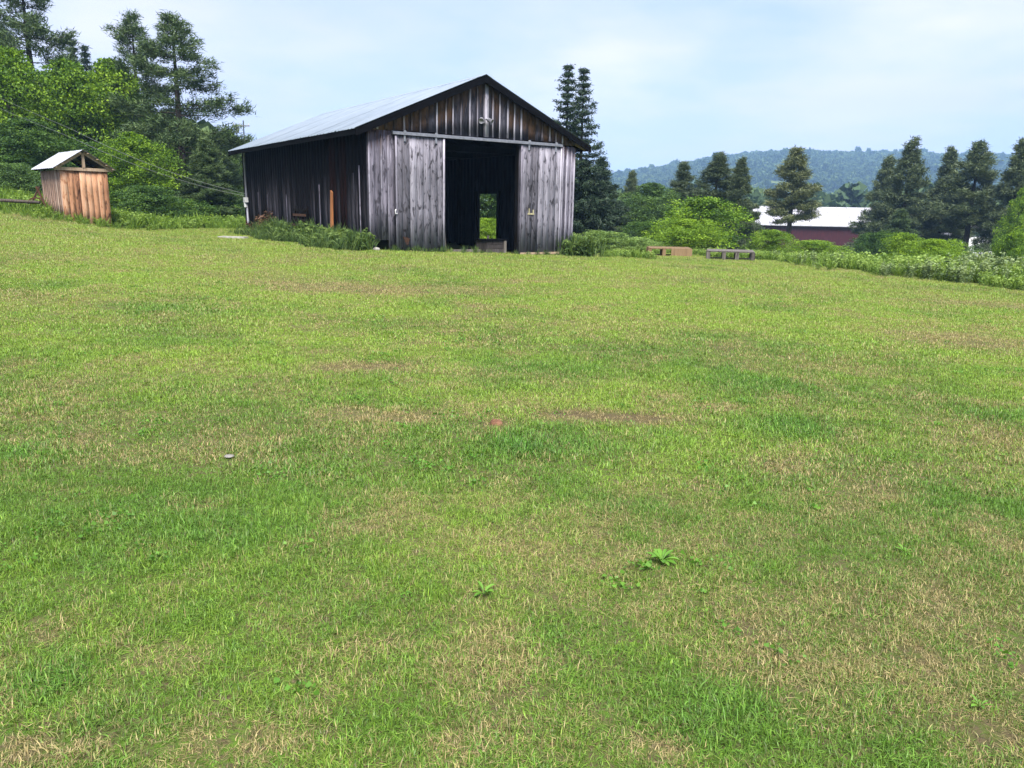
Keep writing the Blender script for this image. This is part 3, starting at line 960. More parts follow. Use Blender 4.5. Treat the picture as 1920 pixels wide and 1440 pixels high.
def side_things():
    # bare orange post against the long dark wall
    g = bground_world(-.12, 2.66)
    o = MB().poly8([(-.075, -.03, -.1), (.075, -.03, -.1), (.075, .03, -.1), (-.075, .03, -.1), (-.055, .02, 1.72), (.06, .02, 1.66), (.06, .07, 1.66), (-.055, .07, 1.72)]).build('leaning_board', M['orange_wood'], None, loc=g)
    o.rotation_euler = (0, 0, BYAW - math.pi / 2)
    tag(o, 'bare orange board leaning upright against the dark side wall', 'board')
    # old slatted rack
    g = bground_world(-.35, 5.3)
    t = tag(empty('slatted_rack', g, BYAW - math.pi / 2), 'brown slatted rack leaning on the dark side wall above the weeds', 'rack')
    for i in range(5):
        MB().box(-.62, .62, .02 + i * .03, .045 + i * .03, .35 + i * .17, .43 + i * .17).build('slat', M['iron'] if i % 2 else M['dark_wood'], t)
    for s in (-.55, .55):
        MB().bar((s, .0, -.05), (s, .22, 1.2), .06, .04).build('leg', M['dark_wood'], t)
    # pale slab in the grass
    g = on_ground(437, 447)
    o = MB().poly8([(-.50, -.18, -.02), (.46, -.2, -.02), (.5, .2, -.02), (-.45, .22, -.02), (-.48, -.16, .07), (.44, -.18, .06), (.47, .18, .065), (-.42, .2, .075)]).build('flat_slab', M['stone'], None, loc=g)
    tag(o, 'pale flat slab lying in the grass off the barn\'s far corner', 'slab')
    # white lump by the broken foot of the front corner
    g = bground_world(.12, -.16)
    o = stone('pale_stone', .11, M['stone'], g + Vector((0, 0, .04)), 3)
    tag(o, 'small white stone at the front left corner of the barn', 'stone')
    o = stone('pale_stone', .03, M['concrete'], on_ground(430, 858) + Vector((0, 0, .008)), 5)
    o.scale = (1.1, .8, .5)
    tag(o, 'small pale stone lying bare in the middle of the lawn', 'stone')
    o = stone('pale_stone', .22, M['stone'], on_ground(1507, 491) + Vector((0, 0, .1)), 9)
    o.scale = (1.4, .9, .6)
    tag(o, 'flat grey stone at the foot of the weeds right of the pallets', 'stone')
    o = stone('dirt_clod', .055, M['clod'], on_ground(931, 800) + Vector((0, 0, .008)), 11)
    tag(o, 'reddish brown clod of earth in the lawn', 'clod')


def stone(name, r, mat, loc, seed):
    rr = np.random.default_rng(seed)
    nu, nv = 10, 7
    V = [(0, 0, -r * .7)]
    for j in range(1, nv):
        th = math.pi * j / nv
        for i in range(nu):
            ph = 2 * math.pi * i / nu
            q = r * (1 + rr.uniform(-.16, .16))
            V.append((q * math.sin(th) * math.cos(ph), q * math.sin(th) * math.sin(ph), -q * .7 * math.cos(th)))
    V.append((0, 0, r * .7))
    F3, F4 = [], []
    for i in range(nu):
        F3.append((0, 1 + (i + 1) % nu, 1 + i))
        b = 1 + (nv - 2) * nu
        F3.append((len(V) - 1, b + i, b + (i + 1) % nu))
        for j in range(nv - 2):
            a = 1 + j * nu
            F4.append((a + i, a + (i + 1) % nu, a + nu + (i + 1) % nu, a + nu + i))
    me = np_mesh(name, np.array(V), [np.array(F3), np.array(F4)], None, True)
    return link(name, me, mat, None, loc)


side_things()


# ------------------------------------------------------------------ the small orange shed
def build_shed():
    yaw = .775
    a = Vector((math.cos(yaw), math.sin(yaw), 0)); b = Vector((-math.sin(yaw), math.cos(yaw), 0))
    apex = Vector((-15.2, 28.0, 0))
    W2, RW, D, ov = .77, .95, 2.5, .24
    org = apex + b * ov - a * .06          # middle of the front wall
    base = .52
    EH, RH = 2.68 - base, 3.30 - base      # eave and ridge heights above the base
    s = empty('shed', (org.x, org.y, base), yaw)
    tag(s, 'small narrow shed of orange boards with open gable and pale metal roof', 'shed')
    def sg(u, v):
        p = org + a * u + b * v
        return gz(p.x, p.y) - base
    wallH = EH - .05
    def wall(nm, c, mat, axis, fixed, t0, t1):
        f = MB()
        for w in (.7, 1.9):
            if axis == 'v': f.box(-W2 + .05, W2 - .05, min(t0, t1) + (.03 if t1 > t0 else -.05), min(t0, t1) + (.07 if t1 > t0 else -.01), w, w + .08)
        return f
    # front wall
    fr = MB()
    for u in (-W2 + .05, W2 - .05): fr.box(u - .04, u + .04, .03, .11, sg(u, 0) - .1, wallH)
    fr.box(-W2 + .1, W2 - .1, .03, .08, 1.2, 1.28)
    fw = fr.build('front_frame', M['dark_wood'], s)
    edges = [-W2, -.55, -.36, -.17, .04, .24, .42, .60, W2]
    for i in range(8):
        u0, u1 = edges[i], edges[i + 1]
        fwd = random.choice([0, .012, .022])
        board('plank', M['shed_front'], fw, u0 + .004, u1 - .004, (sg(u0, 0) - .16, sg(u1, 0) - .16), wallH + .02, 'v', -.004 - fwd, .026 - fwd)
    # left and right walls, rear wall
    for sgn in (-1, 1):
        f = MB(); u = sgn * W2
        for v in (.15, D / 2, D - .15): f.box(min(u - sgn * .03, u - sgn * .1), max(u - sgn * .03, u - sgn * .1), v - .04, v + .04, sg(u, v) - .1, wallH)
        w = f.build('side_frame', M['dark_wood'], s)
        n = 11; p = D / n
        for i in range(n):
            v0, v1 = i * p + .004, (i + 1) * p - .004
            t0, t1 = (u - .002, u + .022) if sgn < 0 else (u - .022, u + .002)
            board('plank', M['shed_side'], w, v0, v1, (sg(u, v0) - .06, sg(u, v1) - .06), wallH, 'u', t0, t1)
    f = MB(); f.box(-W2 + .1, W2 - .1, D - .09, D - .05, 1.0, 1.1)
    w = f.build('rear_frame', M['dark_wood'], s)
    for i in range(7):
        p = 2 * W2 / 7
        board('plank', M['shed_side'], w, -W2 + i * p + .004, -W2 + (i + 1) * p - .004, sg(0, D) - .1, wallH, 'v', D - .024, D)
    # gable frame: tie beam, king post, rafters
    MB().box(-RW + .02, RW - .10, -.075, -.028, EH - .06, EH + .045).build('tie_beam', M['pale_wood'], s)
    MB().box(-.045, .045, -.09, -.03, EH + .046, RH - .08).build('king_post', M['pale_wood'], s)
    sl = (RH - EH) / RW
    for v in (-.06, D / 2, D - .05):
        for sgn in (-1, 1):
            MB().bar((sgn * RW, v, EH - .03), (sgn * .03, v, RH - .06), .05, .09).build('rafter', M['pale_wood'] if v < 0 else M['dark_wood'], s)
    for sgn in (-1, 1):
        for k in (.15, .45, .75, .97):
            MB().box(min(sgn * RW * k - .035, sgn * RW * k + .035), max(sgn * RW * k - .035, sgn * RW * k + .035), -ov, D + .2, RH - sl * RW * k - .005, RH - sl * RW * k + .024).build('purlin', M['pale_wood'], s)
    # roof sheets
    for sgn in (-1, 1):
        n = 4; pw = (D + ov + .25) / n
        for i in range(n):
            v0 = -ov - .02 + i * pw
            V = []
            pr = [(0, .018), (.02, .018), (.04, 0)] + [x for k in (1, 2) for x in ((pw * k / 3 - .03, 0), (pw * k / 3, .016), (pw * k / 3 + .03, 0))] + [(pw - .04, 0), (pw - .02, .018), (pw + .01, .02)]
            for (uu, ww) in ((sgn * (RW + .06), EH - sl * .06), (0, RH)):
                for c, h in pr: V.append((uu, v0 + c, ww + .036 + h + .002 * (i % 2)))
            nV = np.array(V); m_ = len(pr); idx = np.arange(m_ - 1)
            V2 = np.concatenate([nV, nV - np.array([0, 0, .004])])
            f1 = np.stack([idx, idx + 1, idx + 1 + m_, idx + m_], 1)
            me = np_mesh('roof_panel', V2, [np.concatenate([f1, f1[:, ::-1] + 2 * m_])])
            link('roof_panel', me, M['shed_roof'], s)
    return org, a, b


SH_O, SH_A, SH_B = build_shed()


def shed_clutter():
    # rail and rusty implement left of the shed
    p = SH_O - SH_A * 1.3 + SH_B * 1.3
    g = gz(p.x, p.y)
    t = tag(empty('rusty_implement', (p.x, p.y, g), .5), 'rusty dark farm implement leaning at the left wall of the shed', 'implement')
    MB().bar((-.3, 0, .05), (.15, .2, .95), .05, .05).build('handle', M['iron'], t)
    MB().bar((.35, 0, .05), (.05, .2, .95), .05, .05).build('handle', M['iron'], t)
    m = MB()
    for i in range(14):
        a0, a1 = 2 * math.pi * i / 14, 2 * math.pi * (i + 1) / 14
        m.bar((.28 * math.cos(a0), -.05, .28 + .28 * math.sin(a0)), (.28 * math.cos(a1), -.05, .28 + .28 * math.sin(a1)), .05, .03, (0, 1, 0))
    m.build('wheel', M['iron'], t)
    q = SH_O - SH_A * 2.3 + SH_B * .5
    g = gz(q.x, q.y)
    o = MB().tube([(-.9, .1, .40), (0, 0, .38), (1.1, -.05, .34)], [.05, .06, .05], 8).build('fallen_rail', M['bark'], None, True, (q.x, q.y, g))
    tag(o, 'dark fallen rail in the bank grass left of the shed', 'rail')


shed_clutter()


# ------------------------------------------------------------------ farm buildings down in the valley
def build_red_barn():
    c = at(1540, 400, 130)
    yaw = math.radians(-8)
    g = gz(c.x, c.y)
    Lh, D, eave, ridge = 9.9, 9.0, 4.2, 7.2
    ridge = (at(1540, 389, 130).z - g)
    eave = at(1560, 422, 126).z - g
    t = tag(empty('red_barn', (c.x, c.y + D / 2, g), yaw), 'distant red barn with pale metal roof behind the pines', 'barn')
    w = MB()
    for y in (-D / 2, D / 2 - .2): w.box(-Lh + .3, Lh - .9, y, y + .2, -.5, eave + .1)
    for s in (-1, 1):
        x = -Lh + .3 if s < 0 else Lh - 1.1
        b = len(w.v)
        for xx in (x, x + .2):
            w.v += [(xx, -D / 2 + .21, -.5), (xx, D / 2 - .21, -.5), (xx, D / 2 - .21, eave), (xx, 0, ridge - .1), (xx, -D / 2 + .21, eave)]
        w.f += [(b, b + 4, b + 3, b + 2, b + 1), (b + 5, b + 6, b + 7, b + 8, b + 9)]
        for k in range(5): w.f.append((b + k, b + (k + 1) % 5, b + 5 + (k + 1) % 5, b + 5 + k))
    w.build('wall', M['red_paint'], t)
    MB().box(6.6, 8.2, -D / 2 - .06, -D / 2 - .01, -.3, 2.4).build('door', M['dark_wood'], t)
    rf = MB(); D2 = D / 2 + .5
    sl = (ridge - eave) / (D / 2)
    for s in (-1, 1):
        rf.poly8([(-Lh, s * D2, eave - .5 * sl), (Lh - .5, s * D2, eave - .5 * sl), (Lh, 0, ridge), (-Lh, 0, ridge),
                  (-Lh, s * D2, eave - .5 * sl + .12), (Lh - .5, s * D2, eave - .5 * sl + .12), (Lh, 0, ridge + .12), (-Lh, 0, ridge + .12)])
    r = rf.build('roof', M['white_roof'], t)
    for i in range(12):
        x = -Lh + .8 + i * (2 * Lh - 1.8) / 11
        MB().bar((x, -D2, eave - .5 * sl + .16), (x, 0, ridge + .16), .06, .06).build('seam', M['white_roof'], r)


build_red_barn()


def build_white_house():
    c = at(1840, 452, 95)
    g = gz(c.x, c.y)
    t = tag(empty('white_house', (c.x, c.y + 3, g), math.radians(-20)), 'small white house glimpsed low between the dark pines', 'house')
    top = at(1840, 440, 95).z - g
    m = MB().box(-2.4, 2.4, -3, 3, -.3, top - .3).build('wall', M['white_paint'], t)
    r = MB()
    for s in (-1, 1):
        r.poly8([(s * 2.8, -3.3, top - .4), (0, -3.3, top + 1.0), (0, 3.3, top + 1.0), (s * 2.8, 3.3, top - .4),
                 (s * 2.8, -3.3, top - .25), (0, -3.3, top + 1.15), (0, 3.3, top + 1.15), (s * 2.8, 3.3, top - .25)])
    r.build('roof', M['white_roof'], t)
    for x in (-1.4, 1.2):
        f = MB().box(x - .45, x + .45, -3.08, -3.01, .9, 2.0).build('window', M['white_paint'], t)
        MB().box(x - .36, x + .36, -3.1, -3.082, .98, 1.92).build('pane', M['dark_glass'], f)


build_white_house()


# ------------------------------------------------------------------ foliage builders
def rot_to(d):
    """orthonormal frames (n,3,3) with third row along d"""
    d = d / np.linalg.norm(d, axis=1, keepdims=True)
    ref = np.where(np.abs(d[:, 2:3]) > .9, np.array([[1., 0, 0]]), np.array([[0, 0, 1.]]))
    s = np.cross(d, ref); s /= np.linalg.norm(s, axis=1, keepdims=True)
    return s, np.cross(s, d), d


def leaf_quads(C, D, size, aspect, rnd, rng, bend=.0):
    """a pointed four-corner leaf at each C, growing along D"""
    s, u, d = rot_to(D)
    n = len(C)
    a = rng.uniform(0, 2 * np.pi, n)[:, None]
    side = s * np.cos(a) + u * np.sin(a)
    sz = (size * rng.uniform(.65, 1.35, n))[:, None]
    p0 = C
    p1 = C + d * sz * .5 + side * sz * aspect * .5
    p2 = C + d * sz + np.array([0, 0, -1.]) * sz * bend
    p3 = C + d * sz * .5 - side * sz * aspect * .5
    V = np.stack([p0, p1, p2, p3], 1).reshape(-1, 3)
    F = np.arange(4 * n).reshape(n, 4)
    return V, F, np.repeat(rnd, 4)


def needles(C, D, length, width, rnd, rng):
    s, u, d = rot_to(D)
    n = len(C)
    a = rng.uniform(0, 2 * np.pi, n)[:, None]
    side = s * np.cos(a) + u * np.sin(a)
    ln = (length * rng.uniform(.7, 1.3, n))[:, None]
    V = np.stack([C - side * width * .5, C + side * width * .5, C + d * ln], 1).reshape(-1, 3)
    return V, np.arange(3 * n).reshape(n, 3), np.repeat(rnd, 3)


def crown_mesh(name, parts):
    V, F, R, b = [], {}, [], 0
    for v, f, r in parts:
        V.append(v); R.append(r); F.setdefault(f.shape[1], []).append(f + b); b += len(v)
    return np_mesh(name, np.concatenate(V), [np.concatenate(x) for x in F.values()], {'rnd': np.concatenate(R)})


def unit(rng, n):
    v = rng.normal(size=(n, 3)); return v / np.linalg.norm(v, axis=1, keepdims=True)


def deciduous(seed, h=8.0, w=6.0, base=.18, lobes=15, clumps=26, leaves=34, leaf=.17, shape='round', trunk_r=.16):
    """a broad-leaved tree: trunk and limbs, leaf clumps on the shells of many lobes"""
    rng = np.random.default_rng(seed)
    tb = MB()
    lean = rng.uniform(-.25, .25, 2)
    tp = [(0, 0, -.4), (lean[0] * .3, lean[1] * .3, h * .25), (lean[0], lean[1], h * .62)]
    tb.tube(tp, [trunk_r * 1.25, trunk_r, trunk_r * .45], 8)
    L = []
    for i in range(lobes):
        f = (i + .5) / lobes
        z = h * (base + (.97 - base) * f)
        prof = math.sin(math.pi * min(1, (f * .86 + .14))) ** .6 if shape == 'round' else (1 - f * .78)
        r = w * .5 * prof
        a = i * 2.4 + rng.uniform(-.5, .5)
        q = r * rng.uniform(.35, .78) * (1 - .5 * (f > .85))
        lr = max(.12, (.24 + .10 * rng.random()) * w * (.72 if f > .8 else 1) * (prof * .5 + .5))
        z = min(z, h - lr * .8)
        c = np.array([q * math.cos(a), q * math.sin(a), z])
        L.append((c, lr))
        st = np.array([lean[0] * .5, lean[1] * .5, max(h * .12, z - r * .55)])
        mid = (st + c) / 2 + np.array([0, 0, -.1 * r])
        tb.tube([st, mid, c], [trunk_r * .5, trunk_r * .3, trunk_r * .1], 6, False)
    parts = []
    for c, lr in L:
        dd = unit(rng, clumps)
        dd[:, 2] = np.where(dd[:, 2] < -.45, -dd[:, 2], dd[:, 2])
        cc = c + dd * (lr * rng.uniform(.62, 1.08, clumps))[:, None] * np.array([1, 1, .82])
        tone = np.clip(.46 + .26 * rng.normal(size=clumps), 0, 1)
        n = clumps * leaves
        k = np.repeat(np.arange(clumps), leaves)
        off = unit(rng, n) * (rng.random(n) ** .5)[:, None] * lr * .35 * np.array([1.15, 1.15, .6])
        P = cc[k] + off
        P[:, 2] = np.maximum(P[:, 2], .05)
        D = dd[k] * .8 + unit(rng, n) * .9 + np.array([0, 0, .15])
        parts.append(leaf_quads(P, D, leaf, .62, np.clip(tone[k] + rng.normal(size=n) * .13, 0, 1), rng, .25))
    return tb, crown_mesh('crown', parts)


def pine(seed, h=12.0, w=5.5, whorls=17, start=.08, sweep=.35, dens=1.0, ragged=.35, taper=1.0, tuft=.27, nw=.060, tops=1):
    """white pine: straight trunk, tiers of sweeping limbs, brushes of needles"""
    rng = np.random.default_rng(seed)
    tb = MB(); parts = []
    r0 = h * .0135 + .03
    tb.tube([(0, 0, -.5), (rng.uniform(-.08, .08), rng.uniform(-.08, .08), h * .5), (0, 0, h * .98)], [r0 * 1.2, r0 * .75, .02], 8)
    for i in range(whorls):
        f = start + (1 - start) * (i / (whorls - 1)) ** .95
        z = h * f * .985
        prof = (1 - f) ** (.75 * taper) * (1 - math.exp(-(f - start + .10) * 9)) + .035
        R = w * .5 * prof * 1.25
        nb = int(rng.integers(4, 7)) if f < .93 else 4
        a0 = rng.uniform(0, 6.28)
        for k in range(nb):
            if rng.random() < ragged * .35 and f < .9: continue
            a = a0 + 6.283 * k / nb + rng.uniform(-.35, .35)
            ln = R * rng.uniform(1 - ragged, 1 + ragged * .7)
            up = sweep * (.1 + 1.7 * f * f) + rng.uniform(-.22, .18)
            dirh = np.array([math.cos(a), math.sin(a), 0.])
            z0 = z + rng.uniform(-.42, .42) * h / 14
            m = 5
            ts = np.linspace(0, 1, m)
            pts = np.array([dirh * ln * t + np.array([0, 0, z0 + ln * (up * t * t - .10 * t)]) for t in ts])
            tb.tube([tuple(p) for p in pts[[0, 2, 4]]], [max(.012, .035 * ln / 2.5 + .008), .018, .006], 5, False)
            # branchlets with brushes
            nbr = max(8, int(21 * dens * ln / 1.6))
            t = .18 + .82 * rng.random(nbr) ** .75
            t = np.concatenate([t, [1.0, .97]])
            base = np.stack([np.interp(t, ts, pts[:, j]) for j in range(3)], 1)
            lat = np.cross(dirh, [0, 0, 1.])
            sp = rng.uniform(-1, 1, len(t)) * (.16 + .34 * ln * (1 - t) * .9 + .05)
            ctr = base + lat * sp[:, None] + np.array([0, 0, 1.]) * rng.uniform(-.24, .26, len(t))[:, None] + dirh * np.abs(sp)[:, None] * .5
            nn = int(17)
            kk = np.repeat(np.arange(len(t)), nn)
            D = dirh * .55 + unit(rng, len(kk)) * .8 + np.array([0, 0, .42])
            spread = rng.normal(size=(len(kk), 3)) * np.array([.13, .13, .10]) * (tuft / .26)
            tone = np.clip(rng.normal(.46, .16, len(t)) + .12 * (f - .5), 0, 1)
            parts.append(needles(ctr[kk] + spread, D, tuft, nw, np.clip(tone[kk] + rng.normal(size=len(kk)) * .1, 0, 1), rng))
    return tb, crown_mesh('crown', parts)


def spruce_cone(rng, h, w, x0, y0, start, tb, parts, dens=1.0, droop=.35, whorls=26, tuft=.24):
    tb.tube([(x0 * .2, y0 * .2, -.5), (x0, y0, h * .3), (x0, y0, h * .99)], [.17, .12, .015], 8)
    for i in range(whorls):
        f = start + (1 - start) * i / (whorls - 1)
        z = h * f
        R = w * .5 * ((1 - f) ** .85 * (.78 + .34 * math.sin(i * 2.1)) + .02)
        nb = 7 if f < .8 else 5
        a0 = rng.uniform(0, 6.28)
        for k in range(nb):
            a = a0 + 6.283 * k / nb + rng.uniform(-.3, .3)
            ln = R * rng.uniform(.5, 1.25)
            dirh = np.array([math.cos(a), math.sin(a), 0.])
            n = max(4, int(9 * dens * ln / 1.0))
            t = np.concatenate([.12 + .88 * rng.random(n) ** .7, [1.]])
            zz = z - droop * ln * t + .28 * ln * t ** 3
            lat = np.cross(dirh, [0, 0, 1.])
            sp = rng.uniform(-1, 1, len(t)) * (.05 + .25 * ln * (1 - t))
            ctr = np.array([x0, y0, 0]) + dirh * (ln * t)[:, None] + lat * sp[:, None] + np.stack([0 * t, 0 * t, zz], 1)
            if k % 2 == 0:
                tb.tube([(x0, y0, z), tuple(np.array([x0, y0, 0]) + dirh * ln * .6 + np.array([0, 0, z - droop * ln * .5]))], [.02, .008], 4, False)
            nn = 15
            kk = np.repeat(np.arange(len(t)), nn)
            D = dirh * .5 + unit(rng, len(kk)) * .8 + np.array([0, 0, -.25])
            spread = rng.normal(size=(len(kk), 3)) * np.array([.10, .10, .06])
            tone = np.clip(rng.normal(.45, .18, len(t)), 0, 1)
            parts.append(needles(ctr[kk] + spread, D, tuft, .058, np.clip(tone[kk] + rng.normal(size=len(kk)) * .1, 0, 1), rng))


def twin_spruce(seed, h, w):
    rng = np.random.default_rng(seed)
    tb = MB(); parts = []
    spruce_cone(rng, h, w * .74, -.40, 0, .08, tb, parts, .75, .16, 25, .17)
    spruce_cone(rng, h * .985, w * .80, .40, .1, .05, tb, parts, .75, .16, 25, .17)
    spruce_cone(rng, h * .46, w * 1.15, .7, -.1, .02, tb, parts, 1.1, .2, 14)
    return tb, crown_mesh('crown', parts)


def spruce(seed, h, w):
    rng = np.random.default_rng(seed)
    tb = MB(); parts = []
    spruce_cone(rng, h, w, 0, 0, .05, tb, parts, 1.0)
    return tb, crown_mesh('crown', parts)


PROTO = {}


def proto(key, fn, h, w, bark):
    tb, crown = fn()
    me = bpy.data.meshes.new('trunk'); me.from_pydata(tb.v, [], tb.f)
    for p in me.polygons: p.use_smooth = True
    me.materials.append(M[bark])
    PROTO[key] = (me, crown, h, w)


for i in range(3): proto('pine%d' % i, lambda i=i: pine(100 + i, 12, 6.0, 24, .04, .34, 1.25, .36, 1.45), 12, 6.0, 'pine_bark')
for i in range(2): proto('pinebig%d' % i, lambda i=i: pine(140 + i, 12, 6.0, 25, .03, .34, .95, .46, 1.0, .25, .048), 12, 6.0, 'pine_bark')
proto('pinehigh', lambda: pine(175, 12, 6.0, 17, .40, .34, 1.3, .36, 1.2), 12, 6.0, 'pine_bark')
proto('pinethin', lambda: pine(160, 14, 5.0, 20, .12, .14, .9, .5, .8, .26, .050), 14, 5.0, 'pine_bark')
for i in range(3): proto('maple%d' % i, lambda i=i: deciduous(200 + i, 8, 6, .08, 24, 32, 44, .155), 8, 6, 'bark')
for i in range(3): proto('bush%d' % i, lambda i=i: deciduous(230 + i, 3, 4, .10, 15, 26, 40, .11, 'round', .07), 3, 4, 'bark')
proto('twin', lambda: twin_spruce(300, 10, 5.4), 10, 5.4, 'pine_bark')
proto('spruce', lambda: spruce(310, 10, 3.6), 10, 3.6, 'pine_bark')


def plant_tree(name, key, leafmat, px, top, wpx, Y, label, cat='tree', group=None, base=None, rz=None, sink=0.0):
    """a tree whose top shows at (px, top), wpx wide, standing Y metres out on the ground"""
    tme, cme, h0, w0 = PROTO[key]
    P = at(px, top, Y)
    ybase = Y
    g = gz(P.x, ybase)
    if base is not None:                 # stem foot shifted so that it leans along the sight line only where needed
        pass
    H = P.z - g + sink
    Wm = wpx / F_PX * Y
    t = empty(name, (P.x, ybase, g - sink), random.uniform(0, 6.28) if rz is None else rz)
    tag(t, label, cat, group)
    sc = (Wm / w0, Wm / w0, H / h0)
    tr = bpy.data.objects.new('trunk', tme); tr.parent = t; tr.scale = sc; COL.objects.link(tr)
    cr = bpy.data.objects.new('crown', cme); cr.parent = t; cr.scale = sc; COL.objects.link(cr)
    if not cme.materials: cme.materials.append(M[leafmat])
    cr.material_slots[0].link = 'OBJECT'; cr.material_slots[0].material = M[leafmat]
    return t


G1, G2, G3 = 'trees on the left hillside', 'trees below the lawn on the right', 'shrubs along the lawn edge'
# left hillside
plant_tree('pine_tree', 'pinethin', 'pine', 34, -75, 190, 52, 'tall thin pine cut by the top left corner of the picture', group=G1, rz=.3)
plant_tree('pine_tree', 'pine0', 'pine', 2, 55, 150, 56, 'dark pine at the left edge below the tall thin pine', group=G1)
plant_tree('spruce_tree', 'spruce', 'spruce', 134, 80, 95, 62, 'left one of two small dark spruce tips above the maples', group=G1)
plant_tree('spruce_tree', 'spruce', 'spruce', 158, 90, 90, 64, 'right one of two small dark spruce tips above the maples', group=G1)
plant_tree('maple_tree', 'maple0', 'maple', 8, 92, 175, 43, 'bright green maple cut by the left edge of the picture', group=G1)
plant_tree('maple_tree', 'maple1', 'maple', 120, 118, 185, 45, 'bright green maple standing straight behind the orange shed', group=G1)
plant_tree('maple_tree', 'maple2', 'maple', 205, 116, 170, 48, 'bright green maple between the shed and the tall pine pair', group=G1)
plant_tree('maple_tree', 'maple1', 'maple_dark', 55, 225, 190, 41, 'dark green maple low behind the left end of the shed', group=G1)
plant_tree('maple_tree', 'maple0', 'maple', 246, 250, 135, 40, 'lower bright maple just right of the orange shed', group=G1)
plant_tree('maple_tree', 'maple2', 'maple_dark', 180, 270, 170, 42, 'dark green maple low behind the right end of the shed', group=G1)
plant_tree('pine_tree', 'pinebig0', 'pine', 246, 36, 190, 49, 'left one of the two tallest pines left of the barn', group=G1)
plant_tree('pine_tree', 'pinebig1', 'pine', 322, 38, 245, 46, 'right and broader one of the two tallest pines left of the barn', group=G1, rz=1.0)
plant_tree('hemlock_tree', 'pine1', 'pine', 385, 262, 130, 41, 'dark low conifer between the tall pines and the barn', group=G1)
plant_tree('maple_tree', 'maple0', 'mid_leaf', 424, 246, 110, 52, 'mid green tree showing beside the barn\'s far left eave', group=G1)
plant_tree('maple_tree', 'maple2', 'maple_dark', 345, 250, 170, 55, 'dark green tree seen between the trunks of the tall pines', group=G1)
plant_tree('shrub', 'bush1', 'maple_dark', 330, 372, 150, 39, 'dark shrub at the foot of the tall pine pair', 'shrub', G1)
plant_tree('shrub', 'bush2', 'mid_leaf', 22, 308, 120, 33, 'pale green shrub at the left edge beside the shed', 'shrub', G1)
plant_tree('shrub', 'bush0', 'maple_dark', 270, 350, 130, 37, 'dark shrub between the shed and the tall pines', 'shrub', G1)
plant_tree('shrub', 'bush2', 'maple_dark', 415, 360, 120, 42, 'dark shrub against the barn\'s far left corner', 'shrub', G1)
# right of the barn
plant_tree('spruce_tree', 'twin', 'spruce', 1081, 127, 185, 45, 'tall twin topped dark spruce behind the right side of the barn', group=G2, rz=.0)
plant_tree('hemlock_tree', 'pine2', 'spruce', 1128, 300, 120, 47, 'dark low conifer right beside the twin topped spruce', group=G2)
plant_tree('pine_tree', 'pine1', 'pine_far', 1186, 322, 70, 72, 'small far pine between the twin spruce and the hill', group=G2)
plant_tree('maple_tree', 'maple1', 'mid_leaf', 1222, 345, 125, 58, 'round mid green tree right of the twin topped spruce', group=G2)
plant_tree('pine_tree', 'pine2', 'pine_far', 1283, 308, 110, 66, 'slim pine above the bright green bushes', group=G2)
plant_tree('pine_tree', 'pine0', 'pine_far', 1348, 292, 150, 63, 'left one of two close dark pines left of the red barn', group=G2)
plant_tree('pine_tree', 'pine1', 'pine_far', 1392, 298, 95, 60, 'right one of two close dark pines left of the red barn', group=G2)
plant_tree('pine_tree', 'pinehigh', 'pine_gold', 1494, 283, 150, 78, 'olive green pine standing alone before the red barn\'s roof', group=G2, rz=2.0)
plant_tree('pine_tree', 'pine1', 'pine_far', 1668, 296, 110, 88, 'dull green pine at the right end of the red barn', group=G2)
plant_tree('pine_tree', 'pine0', 'pine_far', 1712, 268, 150, 75, 'tallest pine right of the red barn', group=G2, rz=1.2)
plant_tree('pine_tree', 'pine2', 'pine_far', 1784, 284, 115, 76, 'left one of two dark pines above the white house', group=G2)
plant_tree('pine_tree', 'pinehigh', 'pine_far', 1838, 273, 170, 70, 'right one of two dark pines above the white house', group=G2)
plant_tree('pine_tree', 'pine1', 'pine_far', 1920, 266, 130, 67, 'dark pine cut by the right edge of the picture', group=G2)
plant_tree('pine_tree', 'pine2', 'pine', 1690, 396, 110, 68, 'low dark conifer at the foot of the pines by the red barn', group=G2)
plant_tree('maple_tree', 'maple2', 'maple', 1922, 352, 60, 58, 'light green tree at the right edge under the dark pine', group=G2)
plant_tree('shrub', 'bush1', 'maple', 1906, 434, 75, 38, 'bright green shrub at the right edge above the weeds', 'shrub', G3)
plant_tree('shrub', 'bush0', 'maple', 1318, 372, 165, 44, 'largest bright bush rising behind the wooden pallets', 'shrub', G3)
plant_tree('shrub', 'bush2', 'lime_leaf', 1290, 412, 135, 40, 'lime green bush just behind the left pallet', 'shrub', G3)
plant_tree('shrub', 'bush1', 'maple_dark', 1215, 415, 90, 43, 'dark bush between the barn and the lime green bush', 'shrub', G3)
plant_tree('shrub', 'bush0', 'lime_leaf', 1445, 432, 90, 44, 'lime shrub before the left end of the red barn', 'shrub', G3)
plant_tree('shrub', 'bush2', 'lime_leaf', 1530, 452, 110, 46, 'low yellow green shrub under the red barn wall', 'shrub', G3)
plant_tree('shrub', 'bush1', 'maple_dark', 1650, 436, 90, 52, 'dark shrub at the right foot of the red barn', 'shrub', G3)
plant_tree('shrub', 'bush0', 'lime_leaf', 1692, 438, 75, 38, 'left one of two lime shrubs in the weeds under the pines', 'shrub', G3)
plant_tree('shrub', 'bush2', 'lime_leaf', 1758, 450, 100, 36, 'right one of two lime shrubs in the weeds under the pines', 'shrub', G3)
plant_tree('shrub', 'bush1', 'pale_leaf', 1128, 434, 115, 36, 'rounded pale green shrub right beside the barn corner', 'shrub', G3)
plant_tree('shrub', 'bush2', 'pale_leaf', 1196, 446, 80, 37, 'small pale shrub left of the left pallet', 'shrub', G3)
